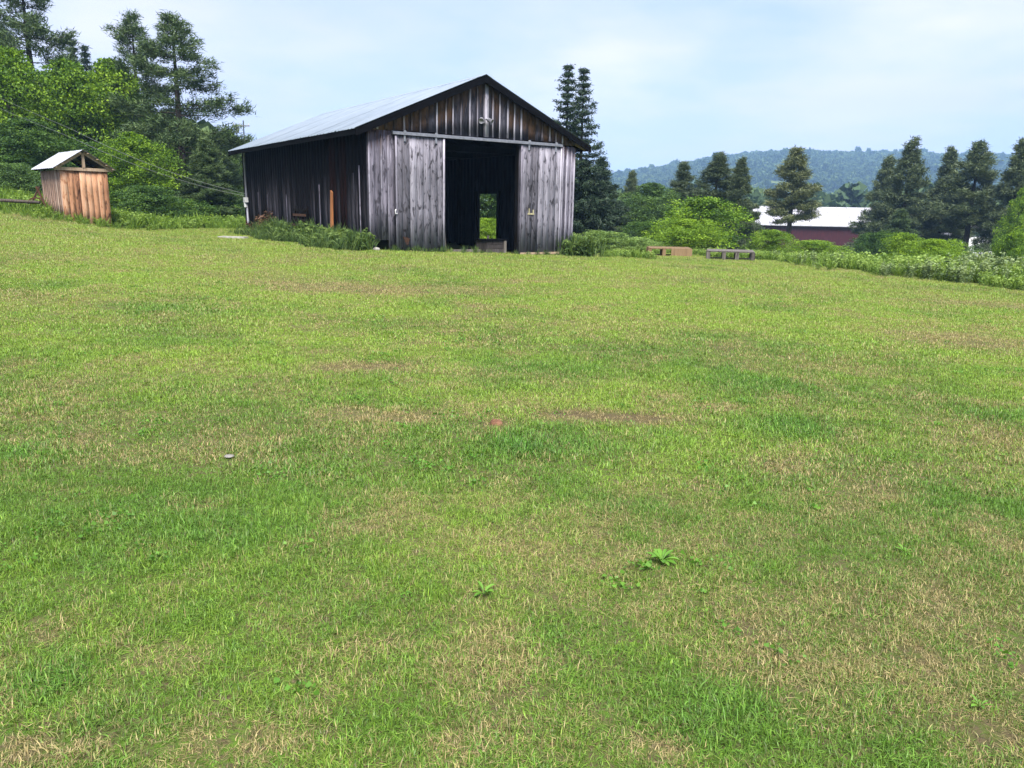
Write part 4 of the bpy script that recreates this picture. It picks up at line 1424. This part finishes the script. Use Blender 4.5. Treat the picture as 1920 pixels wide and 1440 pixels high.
plant_tree('shrub', 'bush1', 'maple_dark', 1788, 452, 70, 55, 'dark shrub left of the small white house', 'shrub', G3)


plant_tree('shrub', 'bush0', 'lime_leaf', 913, 410, 80, 37, 'lime green bush seen through the barn\'s doorway', 'shrub', G3)
plant_tree('maple_tree', 'maple1', 'maple_dark', 925, 300, 170, 48, 'dark green tree seen through the barn\'s doorway', 'tree', G2)


# ------------------------------------------------------------------ woods on the hill and in the valley
def far_variants():
    out = []
    for i in range(6):
        rng = np.random.default_rng(500 + i)
        conifer = i >= 4
        n = 150
        if conifer:
            f = rng.random(n) ** .8
            a = rng.uniform(0, 6.28, n)
            r = (1 - f) * .28 * rng.uniform(.5, 1.1, n) + .01
            C = np.stack([r * np.cos(a), r * np.sin(a), f * 1.25], 1)
            D = np.stack([np.cos(a), np.sin(a), -.2 + 0 * a], 1) + unit(rng, n) * .4
            sz = .22
        else:
            d = unit(rng, n); d[:, 2] = np.abs(d[:, 2]) * 1.0 - .25
            lob = 1 + .22 * np.sin(d[:, 0] * 5 + i) * np.cos(d[:, 1] * 4 + 2 * i)
            C = d * np.array([.48, .48, .5]) * lob[:, None] + np.array([0, 0, .5])
            D = d + unit(rng, n) * .6
            sz = .26
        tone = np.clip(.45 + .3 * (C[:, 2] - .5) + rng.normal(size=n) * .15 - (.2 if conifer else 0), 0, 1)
        v, fq, r = leaf_quads(C, D, sz, .85, tone, rng)
        # inner body so that the crown is not see-through
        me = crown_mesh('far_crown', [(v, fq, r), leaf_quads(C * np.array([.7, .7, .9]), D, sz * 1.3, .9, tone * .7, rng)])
        me.materials.append(M['far_leaf'])
        out.append(me)
    return out


def far_woods():
    rng = np.random.default_rng(61)
    V = far_variants()
    # hill
    n = 30000
    y = np.sqrt(rng.uniform(560 ** 2, 1620 ** 2, n)); az = rng.uniform(-.02, .82, n)
    x = az * y
    keep = fbm(x / 90, y / 90, 88) > np.where(y < 1000, .36, .30)
    x, y = x[keep], y[keep]
    s = rng.uniform(6, 10, len(x)); s[rng.random(len(x)) < .02] *= 1.5
    P = np.stack([x, y, terrain(x, y) - .8], 1)
    rot = np.stack([0 * x, 0 * x, rng.uniform(0, 6.28, len(x))], 1)
    con = rng.random(len(x)) < .3
    idx = np.where(con, rng.integers(4, 6, len(x)), rng.integers(0, 4, len(x)))
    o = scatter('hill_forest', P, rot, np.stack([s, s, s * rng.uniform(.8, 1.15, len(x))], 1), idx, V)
    tag(o, 'hazy blue green forest covering the distant hill', 'forest', None, 'stuff')
    # valley floor
    n = 4200
    y = np.sqrt(rng.uniform(165 ** 2, 560 ** 2, n)); az = rng.uniform(.02, .86, n)
    x = az * y
    keep = fbm(x / 40, y / 40, 18) > .40
    x, y = x[keep], y[keep]
    s = rng.uniform(7, 12, len(x))
    P = np.stack([x, y, terrain(x, y) - .6], 1)
    rot = np.stack([0 * x, 0 * x, rng.uniform(0, 6.28, len(x))], 1)
    con = rng.random(len(x)) < .4
    idx = np.where(con, rng.integers(4, 6, len(x)), rng.integers(0, 4, len(x)))
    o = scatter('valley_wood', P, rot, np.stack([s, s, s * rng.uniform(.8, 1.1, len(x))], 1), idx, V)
    tag(o, 'dense green wood on the valley floor behind the red barn', 'wood', None, 'stuff')
    # wooded slope closing the left side behind the maples
    n = 900
    y = rng.uniform(66, 170, n); az = rng.uniform(-1.1, -.16, n); x = az * y
    s = rng.uniform(5.5, 8.5, n)
    P = np.stack([x, y, terrain(x, y) - .6], 1)
    ok = (P[:, 2] + s * 1.0) < EYE + y * .16
    ok &= (az < -.40) | ((P[:, 2] + s) < EYE + y * .06)
    P, s = P[ok], s[ok]
    rot = np.stack([0 * s, 0 * s, rng.uniform(0, 6.28, len(s))], 1)
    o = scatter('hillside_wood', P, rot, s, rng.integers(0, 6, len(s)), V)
    tag(o, 'dark wooded slope behind the maples on the left', 'wood', None, 'stuff')


far_woods()


# ------------------------------------------------------------------ weeds, tall grass
def weed_variant(seed, h, kind):
    rng = np.random.default_rng(seed)
    parts = []
    if kind == 'grass':
        n = 26
        b = rng.normal(size=(n, 3)) * np.array([.09, .09, 0])
        D = np.stack([rng.normal(size=n) * .28, rng.normal(size=n) * .28, np.ones(n)], 1)
        v, f, r = leaf_quads(b, D, h, .045, rng.random(n), rng, .12)
        parts.append((v, f, r))
    else:
        st = 5
        for i in range(st):
            a = rng.uniform(0, 6.28); lean = rng.uniform(.05, .35)
            hh = h * rng.uniform(.7, 1.1)
            m = 26
            t = rng.random(m) ** .8
            C = np.stack([np.cos(a) * lean * hh * t + rng.normal(size=m) * .02 + .08 * math.cos(a), np.sin(a) * lean * hh * t + .08 * math.sin(a), hh * t], 1)
            ang = rng.uniform(0, 6.28, m)
            D = np.stack([np.cos(ang), np.sin(ang), rng.uniform(-.1, .8, m)], 1)
            parts.append(leaf_quads(C, D, .15 * (1.15 - .4 * t.mean()), .5, np.clip(.25 + .5 * t + rng.normal(size=m) * .15, 0, 1), rng, .3))
            parts.append(leaf_quads(np.array([[.08 * math.cos(a), .08 * math.sin(a), 0.]]), np.array([[np.cos(a) * lean, np.sin(a) * lean, 1.]]), hh, .02, np.array([.3]), rng))
    me = crown_mesh('weed_plant', parts)
    return me


def edge_point(s):
    """the lawn's far right edge, as seen in the picture"""
    return s


EDGE = [on_ground(px, py) for px, py in ((1105, 481), (1180, 477), (1250, 475), (1320, 478), (1400, 484), (1470, 491), (1540, 500), (1620, 512), (1720, 524), (1820, 535), (1920, 548))]
EDGE = [(p.x, p.y) for p in EDGE]
_d = (EDGE[-1][0] - EDGE[-3][0], EDGE[-1][1] - EDGE[-3][1])
EDGE += [(EDGE[-1][0] + _d[0] * 1.0, EDGE[-1][1] + _d[1] * 1.0), (EDGE[-1][0] + _d[0] * 2.5, EDGE[-1][1] + _d[1] * 2.5)]


def weeds():
    rng = np.random.default_rng(90)
    WV = []
    for i in range(4):
        m = weed_variant(700 + i, .62 + .1 * i, 'herb'); m.materials.append(M['weed'] if i != 3 else M['weed_grey']); WV.append(m)
    for i in range(2):
        m = weed_variant(710 + i, .8, 'grass'); m.materials.append(M['bank_grass']); WV.append(m)
    P, S = [], []
    E_ = np.array(EDGE)
    seg = np.diff(E_, axis=0); ln = np.hypot(seg[:, 0], seg[:, 1])
    for i in range(len(seg)):
        nrm = np.array([-seg[i, 1], seg[i, 0]]) / ln[i]
        if nrm @ np.array([.87, .49]) < 0: nrm = -nrm
        depth = 16.0
        n = int(ln[i] * depth * 5.0)
        t = rng.random(n); q = rng.random(n) ** 1.5
        off = q * depth + .15 + .25 * rng.random(n)
        pts = E_[i] + seg[i] * t[:, None] + nrm * off[:, None]
        px_u = i + t
        big = .52 + .22 * np.clip(off / 2.0, 0, 1)
        big *= .75 + .5 * fbm(pts[:, 0] * .5, pts[:, 1] * .5, 14)
        if i < 5: big *= .62
        P.append(pts); S.append(big * rng.uniform(.75, 1.25, n))
    P = np.concatenate(P); S = np.concatenate(S)
    # keep the ground under the pallets and the barn clear
    loc = (P - np.array([BO.x, BO.y]))
    u = loc @ np.array([BA.x, BA.y]); v = loc @ np.array([BB.x, BB.y])
    ok = ~((u > -.5) & (u < BW + .6) & (v > -.5) & (v < BL + .5))
    for q in PALLET_SPOTS: ok &= ~((np.abs(P[:, 0] - q[0]) < 1.7) & (P[:, 1] < q[1] + .75))
    P, S = P[ok], S[ok]
    Z = terrain(P[:, 0], P[:, 1])
    rot = np.stack([rng.normal(size=len(P)) * .08, rng.normal(size=len(P)) * .08, rng.uniform(0, 6.28, len(P))], 1)
    patchy = fbm(P[:, 0] * .35, P[:, 1] * .35, 44)
    idx = np.where(patchy > .66, 3, rng.integers(0, 3, len(P)))
    idx = np.where(rng.random(len(P)) < .3, rng.integers(4, 6, len(P)), idx)
    o = scatter('tall_weeds', np.stack([P[:, 0], P[:, 1], Z - .02], 1), rot, S, idx, WV)
    tag(o, 'belt of tall pale green weeds along the right edge of the lawn', 'weeds', None, 'stuff')
    # weeds along the barn's dark side wall
    n = 620
    v = rng.uniform(-.25, 10.6, n); u = -rng.random(n) ** 1.3 * (1.15 + .25 * np.sin(v * 1.3)) - .06
    pts = np.array([[BO.x, BO.y]]) + u[:, None] * np.array([[BA.x, BA.y]]) + v[:, None] * np.array([[BB.x, BB.y]])
    TV = []
    for i in range(3):
        m = weed_variant(720 + i, .75, 'grass'); m.materials.append(M['tall_grass']); TV.append(m)
    m = weed_variant(731, .6, 'herb'); m.materials.append(M['tall_grass']); TV.append(m)
    m = weed_variant(732, .75, 'herb'); m.materials.append(M['rust_plant']); TV.append(m)
    idx = np.where(rng.random(n) < .28, 3, rng.integers(0, 3, n))
    idx = np.where((np.abs(v - 8.9) < .55) & (rng.random(n) < .35), 4, idx)
    s = rng.uniform(.4, 1.1, n) * np.clip(1.1 + u * .5, .4, 1.2) * np.where(v > 9.6, .6, 1) * (.6 + .7 * fbm(v * 1.1, u, 4))
    Z = terrain(pts[:, 0], pts[:, 1])
    rot = np.stack([rng.normal(size=n) * .1, rng.normal(size=n) * .1, rng.uniform(0, 6.28, n)], 1)
    o = scatter('wall_weeds', np.stack([pts[:, 0], pts[:, 1], Z - .02], 1), rot, s, idx, TV)
    tag(o, 'dark tall grass and weeds along the barn\'s dark side wall', 'weeds', None, 'stuff')
    # weeds at the right front corner, and a fringe along the front
    n = 110
    u = np.concatenate([rng.normal(7.75, .28, 60), rng.uniform(.1, 2.4, 22), rng.uniform(2.5, 5.3, 14), rng.uniform(5.3, 7.6, 14)])
    v = np.concatenate([rng.normal(-.2, .35, 60), rng.uniform(-.35, -.14, 50)])
    pts = np.array([[BO.x, BO.y]]) + u[:, None] * np.array([[BA.x, BA.y]]) + v[:, None] * np.array([[BB.x, BB.y]])
    s = np.concatenate([rng.uniform(.5, 1.1, 60), rng.uniform(.15, .4, 50)])
    idx = np.concatenate([rng.choice([0, 1, 3], 60), rng.integers(0, 3, 50)])
    rot = np.stack([rng.normal(size=n) * .1, rng.normal(size=n) * .1, rng.uniform(0, 6.28, n)], 1)
    Z = terrain(pts[:, 0], pts[:, 1])
    o = scatter('corner_weeds', np.stack([pts[:, 0], pts[:, 1], Z - .02], 1), rot, s, idx, TV)
    tag(o, 'clump of weeds at the barn\'s right front corner and door feet', 'weeds', None, 'stuff')
    # rough grass on the bank round the shed and along the tree line
    n = 5200
    x = rng.uniform(-32, -8.5, n); y = rng.uniform(24, 40, n)
    line = np.interp(x, [-32, -17.6, -15.8, -14.7, -14.1, -13.3, -11.8, -8.5], [24.0, 25.5, 26.2, 27.6, 29.2, 32.5, 34.0, 35.2])
    d = y - line
    loc = np.stack([x, y], 1) - np.array([BO.x, BO.y])
    u = loc @ np.array([BA.x, BA.y]); vv = loc @ np.array([BB.x, BB.y])
    sl = np.stack([x - SH_O.x, y - SH_O.y], 1)
    su = sl @ np.array([SH_A.x, SH_A.y]); sv = sl @ np.array([SH_B.x, SH_B.y])
    ok = (d > 0) & (d < 9) & ~((u > -.3) & (vv < BL + .5)) & ~((np.abs(su) < .95) & (sv > -.12) & (sv < 2.8))
    x, y, d = x[ok], y[ok], d[ok]
    s = (.28 + .4 * np.clip(d / 3, 0, 1)) * rng.uniform(.7, 1.3, len(x))
    s = np.where(x > -14.2, s * 1.1, s)
    rot = np.stack([rng.normal(size=len(x)) * .12, rng.normal(size=len(x)) * .12, rng.uniform(0, 6.28, len(x))], 1)
    BV = []
    for i in range(3):
        m = weed_variant(740 + i, .8, 'grass'); m.materials.append(M['bank_grass']); BV.append(m)
    m = weed_variant(750, .7, 'herb'); m.materials.append(M['bank_grass']); BV.append(m)
    m = weed_variant(751, .7, 'herb'); m.materials.append(M['weed']); BV.append(m)
    idx = np.where(rng.random(len(x)) < .35, rng.integers(3, 5, len(x)), rng.integers(0, 3, len(x)))
    o = scatter('bank_grass', np.stack([x, y, terrain(x, y) - .02], 1), rot, s, idx, BV)
    tag(o, 'rough bright grass on the bank by the shed and tree line', 'grass', None, 'stuff')


# ------------------------------------------------------------------ pallets at the lawn edge
PALLET_SPOTS = []


def pallet(px, py, rz, mat, label, tilt, loose):
    g = on_ground(px, py)
    PALLET_SPOTS.append((g.x, g.y))
    t = tag(empty('wooden_pallet', (g.x, g.y, g.z), rz), label, 'pallet', 'pallets at the lawn edge')
    t.rotation_euler = (tilt, 0, rz); t.scale = (1, 1, 1.5)
    W, D = .92, .55
    for x in (-W + .06, -.25, .25, W - .06):
        for y in (-D + .07, 0, D - .07):
            MB().box(x - .07, x + .07, y - .06, y + .06, .03, .22).build('block', mat, t)
    for y in (-D + .07, 0, D - .07):
        MB().box(-W, W, y - .06, y + .06, .0, .028).build('bottom_board', mat, t)
    n = 6
    for i in range(n):
        y = -D + .08 + i * (2 * D - .16) / (n - 1)
        MB().box(-W + random.uniform(0, .03), W - random.uniform(0, .03), y - .075, y + .075, .222, .25).build('deck_board', mat, t)
    if loose:
        MB().poly8([(.05, -D - .04, .02), (W + .02, -D - .04, .0), (W + .02, -D - .01, .0), (.05, -D - .01, .02), (.05, -D - .04, .25), (W + .02, -D - .04, .24), (W + .02, -D - .01, .24), (.05, -D - .01, .25)]).build('face_board', mat, t)


pallet(1253, 480, -.08, M['pallet_wood'], 'tan wooden pallet with a closed right face before the lime bush', .02, True)
pallet(1368, 487, -.22, M['grey_wood'], 'grey open wooden pallet at the foot of the weeds', .03, False)
weeds()


# ------------------------------------------------------------------ lines and pole
def cables():
    # both run from beyond the left edge to the barn's far corner
    end = bworld(-.1, 12.05, 1.55)
    for i, (pa, pb, lab) in enumerate((((-160, 132), (130, 256), 'lower grey cable sagging past the shed to the barn'), ((-160, 108), (130, 240), 'upper grey cable sagging past the shed to the barn'))):
        A = at(pa[0], pa[1], 26.5); Bm = at(pb[0], pb[1], 30.2)
        E_ = end + Vector((0, 0, .10 * i))
        pts = []
        # parabola through the three points, parameter by x
        xs = np.array([A.x, Bm.x, E_.x])
        cy = np.polyfit(xs, [A.y, Bm.y, E_.y], 1); cz = np.polyfit(xs, [A.z, Bm.z, E_.z], 2)
        for k in range(25):
            x = A.x + (E_.x - A.x) * k / 24
            pts.append((x, float(np.interp(x, xs, [A.y, Bm.y, E_.y])), float(np.polyval(cz, x))))
        o = MB().tube(pts, .0065, 6).build('power_cable', M['cable'], None, True)
        tag(o, lab, 'cable', 'cables running to the barn')


cables()


def pole():
    top = at(456, 226, 62)
    g = gz(top.x, top.y)
    t = tag(empty('utility_pole', (top.x, top.y, g), .3), 'thin grey pole with crossarm above the barn\'s far left eave', 'pole')
    h = top.z - g
    MB().tube([(0, 0, -.3), (0, 0, h)], [.06, .04], 8).build('shaft', M['pipe'], t, True)
    MB().box(-.75, .45, -.035, .035, h - .42, h - .34).build('crossarm', M['pipe'], t)
    for x in (-.7, -.25, .38):
        MB().tube([(x, 0, h - .34), (x, 0, h - .18)], .04, 8).build('insulator', M['ceramic'], t)
    MB().tube([(-.45, 0, h - .95), (-.45, 0, h - .42)], [.11, .11], 8).build('transformer', M['pipe'], t)


pole()


# ------------------------------------------------------------------ broad-leaved weeds in the lawn
def rosettes():
    me = None
    V, F = [], []
    prof = [(0, .10), (.15, .10), (.35, .2), (.5, .42), (.7, .5), (.88, .34), (1, .03)]
    for t, w in prof:
        z = .55 * t - .42 * t * t
        V += [(-w * .42, t, z + .05 * w), (0, t, z - .03), (w * .42, t, z + .05 * w)]
    for i in range(len(prof) - 1):
        for k in range(2): F.append((3 * i + k, 3 * i + k + 1, 3 * i + 4 + k, 3 * i + 3 + k))
    me = np_mesh('leaf', np.array(V), [np.array(F)], {'rnd': np.full(len(V), .55)}, True)
    me.materials.append(M['rosette'])
    for j, (px, py, r, n, lab) in enumerate(((1240, 1060, .075, 15, 'larger bright broad leaved weed in the near lawn'), (908, 1120, .06, 11, 'smaller broad leaved weed nearest the bottom of the lawn'),
                                             (1695, 1048, .05, 9, 'flat broad leaved weed at the right of the near lawn'), (1835, 1335, .04, 7, 'tiny broad leaved weed in the lower right corner'))):
        g = on_ground(px, py)
        t = tag(empty('broadleaf_weed', g, j * 1.3), lab, 'weed', 'broad leaved weeds in the lawn')
        for k in range(n):
            o = bpy.data.objects.new('leaf', me); o.parent = t
            s = r * random.uniform(.7, 1.15)
            o.scale = (s * random.uniform(.45, .8), s, s * random.uniform(.9, 1.6)); o.rotation_euler = (random.uniform(-.1, .5), 0, 6.283 * k / n + random.uniform(-.3, .3))
            o.location = (0, 0, .012)
            COL.objects.link(o)


rosettes()


def turf_weeds():
    rng = np.random.default_rng(77)
    var = []
    for i in range(3, 8):
        r = np.random.default_rng(800 + i)
        n = 6 + 2 * i
        a = r.uniform(0, 6.28, n)
        C = np.stack([np.cos(a) * .012 * r.random(n), np.sin(a) * .012 * r.random(n), np.full(n, .012)], 1)
        if i >= 3:      # clover-like: short leaves held up on a small cushion
            C = np.stack([r.normal(size=n) * .035, r.normal(size=n) * .035, r.uniform(.02, .04, n)], 1)
        D = np.stack([np.cos(a), np.sin(a), r.uniform(.15, .8, n)], 1)
        m = crown_mesh('turf_weed', [leaf_quads(C, D, .075 if i < 3 else .021, .34 if i < 3 else .9, r.uniform(.0, .6, n), r, .35)])
        m.materials.append(M['rosette']); var.append(m)
    n = 1500
    y = 1.3 + 14 * rng.random(n) ** .8; x = rng.uniform(-1, 1, n) * (y * .72 + .6)
    ok = fbm(x * 1.4, y * 1.4, 52) > .55
    x, y = x[ok], y[ok]
    d = np.hypot(x, y - 14)
    Z = terrain(x, y) + (fbm(x * .9, y * .9, 5) - .5) * .05 * np.clip(d / 3, 0, 1)
    rot = np.stack([rng.normal(size=len(x)) * .15, rng.normal(size=len(x)) * .15, rng.uniform(0, 6.28, len(x))], 1)
    o = scatter('turf_weeds', np.stack([x, y, Z], 1), rot, rng.uniform(.5, 1.15, len(x)), rng.integers(0, 5, len(x)), var)
    tag(o, 'small clover leaves mixed into the lawn', 'weeds', None, 'stuff')


turf_weeds()


# ------------------------------------------------------------------ the lawn
def tuft(seed, n, rad, h, wid, segs, flat=.15, mat='grass'):
    rng = np.random.default_rng(seed)
    V, F3, F4, R, Hh = [], [], [], [], []
    for i in range(n):
        a = rng.uniform(0, 6.28); q = rad * math.sqrt(rng.random())
        bx, by = q * math.cos(a), q * math.sin(a)
        b = rng.uniform(0, 6.28)
        lay = rng.random() < flat
        L = h * rng.uniform(.55, 1.25) * (1.15 if lay else 1)
        lean = rng.uniform(1.1, 1.5) if lay else abs(rng.normal(0, .8))
        dx, dy = math.cos(b), math.sin(b)
        sx, sy = -dy, dx
        w = wid * rng.uniform(.6, 1.25)
        rv = rng.random()
        x, y, z = bx, by, -.004
        ang = lean * .5
        b0 = len(V)
        for s in range(segs + 1):
            f = s / segs
            ww = w * (1 - f * .92) * .5 if s < segs else 0
            if s < segs:
                V += [(x - sx * ww, y - sy * ww, z), (x + sx * ww, y + sy * ww, z)]
                R += [rv, rv]; Hh += [f, f]
            else:
                V.append((x, y, max(z, .004))); R.append(rv); Hh.append(1.)
            st = L / segs
            x += dx * math.sin(ang) * st; y += dy * math.sin(ang) * st; z += math.cos(ang) * st
            ang = min(1.55, ang + lean * .75)
        for s in range(segs - 1):
            F4.append((b0 + 2 * s, b0 + 2 * s + 1, b0 + 2 * s + 3, b0 + 2 * s + 2))
        e = b0 + 2 * (segs - 1)
        F3.append((e, e + 1, e + 2))
    Fs = ([np.array(F4)] if F4 else []) + [np.array(F3)]
    me = np_mesh('grass_tuft', np.array(V), Fs, {'rnd': np.array(R), 'hgt': np.array(Hh)})
    me.materials.append(M[mat])
    return me


def lawn():
    rng = np.random.default_rng(5)
    E_ = np.array(EDGE)
    def points(y0, y1, dens, margin):
        xm = y1 * .70 + margin
        n = int((y1 - y0) * 2 * xm * dens)
        x = rng.uniform(-xm, xm, n); y = rng.uniform(y0, y1, n)
        ok = np.abs(x) < y * .70 + margin
        # right edge of the mown part and the barn's floor
        order = np.argsort(E_[:, 0])
        ye = np.interp(x, E_[order, 0], E_[order, 1])
        ok &= ~((x > E_[order, 0][0]) & (y > ye + .5))
        loc = np.stack([x - BO.x, y - BO.y], 1)
        u = loc @ np.array([BA.x, BA.y]); v = loc @ np.array([BB.x, BB.y])
        ok &= ~((u > .05) & (u < BW - .05) & (v > .1) & (v < BL - .05))
        return x[ok], y[ok]
    sets = [(.4, 4.2, 1150, 3.2, dict(n=34, rad=.05, h=.034, wid=.0036, segs=3, flat=.42)),
            (4.2, 8.5, 430, 3.3, dict(n=32, rad=.08, h=.036, wid=.0054, segs=2, flat=.38)),
            (8.5, 17, 170, 3.4, dict(n=26, rad=.13, h=.036, wid=.0095, segs=2, flat=.35, mat='grass_mid')),
            (17, 46, 60, 3.6, dict(n=26, rad=.2, h=.042, wid=.016, segs=1, mat='grass_far'))]
    for k, (y0, y1, dens, mg, kw) in enumerate(sets):
        x, y = points(y0, y1, dens, mg)
        dry, lush, val = lawn_tint(x, y)
        # worn spots carry fewer tufts
        keep = rng.random(len(x)) > np.clip((dry - .62) * 1.6, 0, .62)
        x, y, dry, lush, val = x[keep], y[keep], dry[keep], lush[keep], val[keep]
        n = len(x)
        s = (.75 + .5 * rng.random(n)) * (1.0 + .35 * lush - .35 * dry) * (.8 + .5 * fbm(x * 2.1, y * 2.1, 6))
        rot = np.stack([rng.normal(size=n) * .1, rng.normal(size=n) * .1, rng.uniform(0, 6.28, n)], 1)
        # the ground sheet's own ripple
        d = np.hypot(x, y - 14)
        Z = terrain(x, y) + (fbm(x * .9, y * .9, 5) - .5) * .05 * np.clip(d / 3, 0, 1)
        T = np.stack([dry, lush, val + rng.normal(size=n) * .12], 1)
        variants = [tuft(900 + 20 * k + i, **kw) for i in range(9)]
        o = scatter('lawn_grass', np.stack([x, y, Z - .002], 1), rot, s, rng.integers(0, 9, n), variants, {'tint': T})
        tag(o, ['mown grass of the lawn nearest the camera', 'mown grass of the near middle lawn', 'mown grass of the middle lawn', 'mown grass of the far lawn before the barn'][k], 'grass', None, 'stuff')
        print('lawn', k, n)


lawn()


# ------------------------------------------------------------------ the air
def haze():
    b = MB().box(-2700, 2700, -2700, 2760, -25, 150)
    m = new_mat('haze_air'); t = NT(m)
    v = t.n('ShaderNodeVolumePrincipled')
    v.inputs['Color'].default_value = (.38, .64, 1.0, 1)
    v.inputs['Density'].default_value = 0.00034
    v.inputs['Anisotropy'].default_value = 0.0
    t.N.new('ShaderNodeOutputMaterial')
    o = [n for n in t.N if n.type == 'OUTPUT_MATERIAL'][0]
    t.L.new(v.outputs[0], o.inputs['Volume'])
    h = b.build('haze', m)
    tag(h, 'thin blue summer haze over the valley and hill', 'haze', None, 'stuff')


haze()
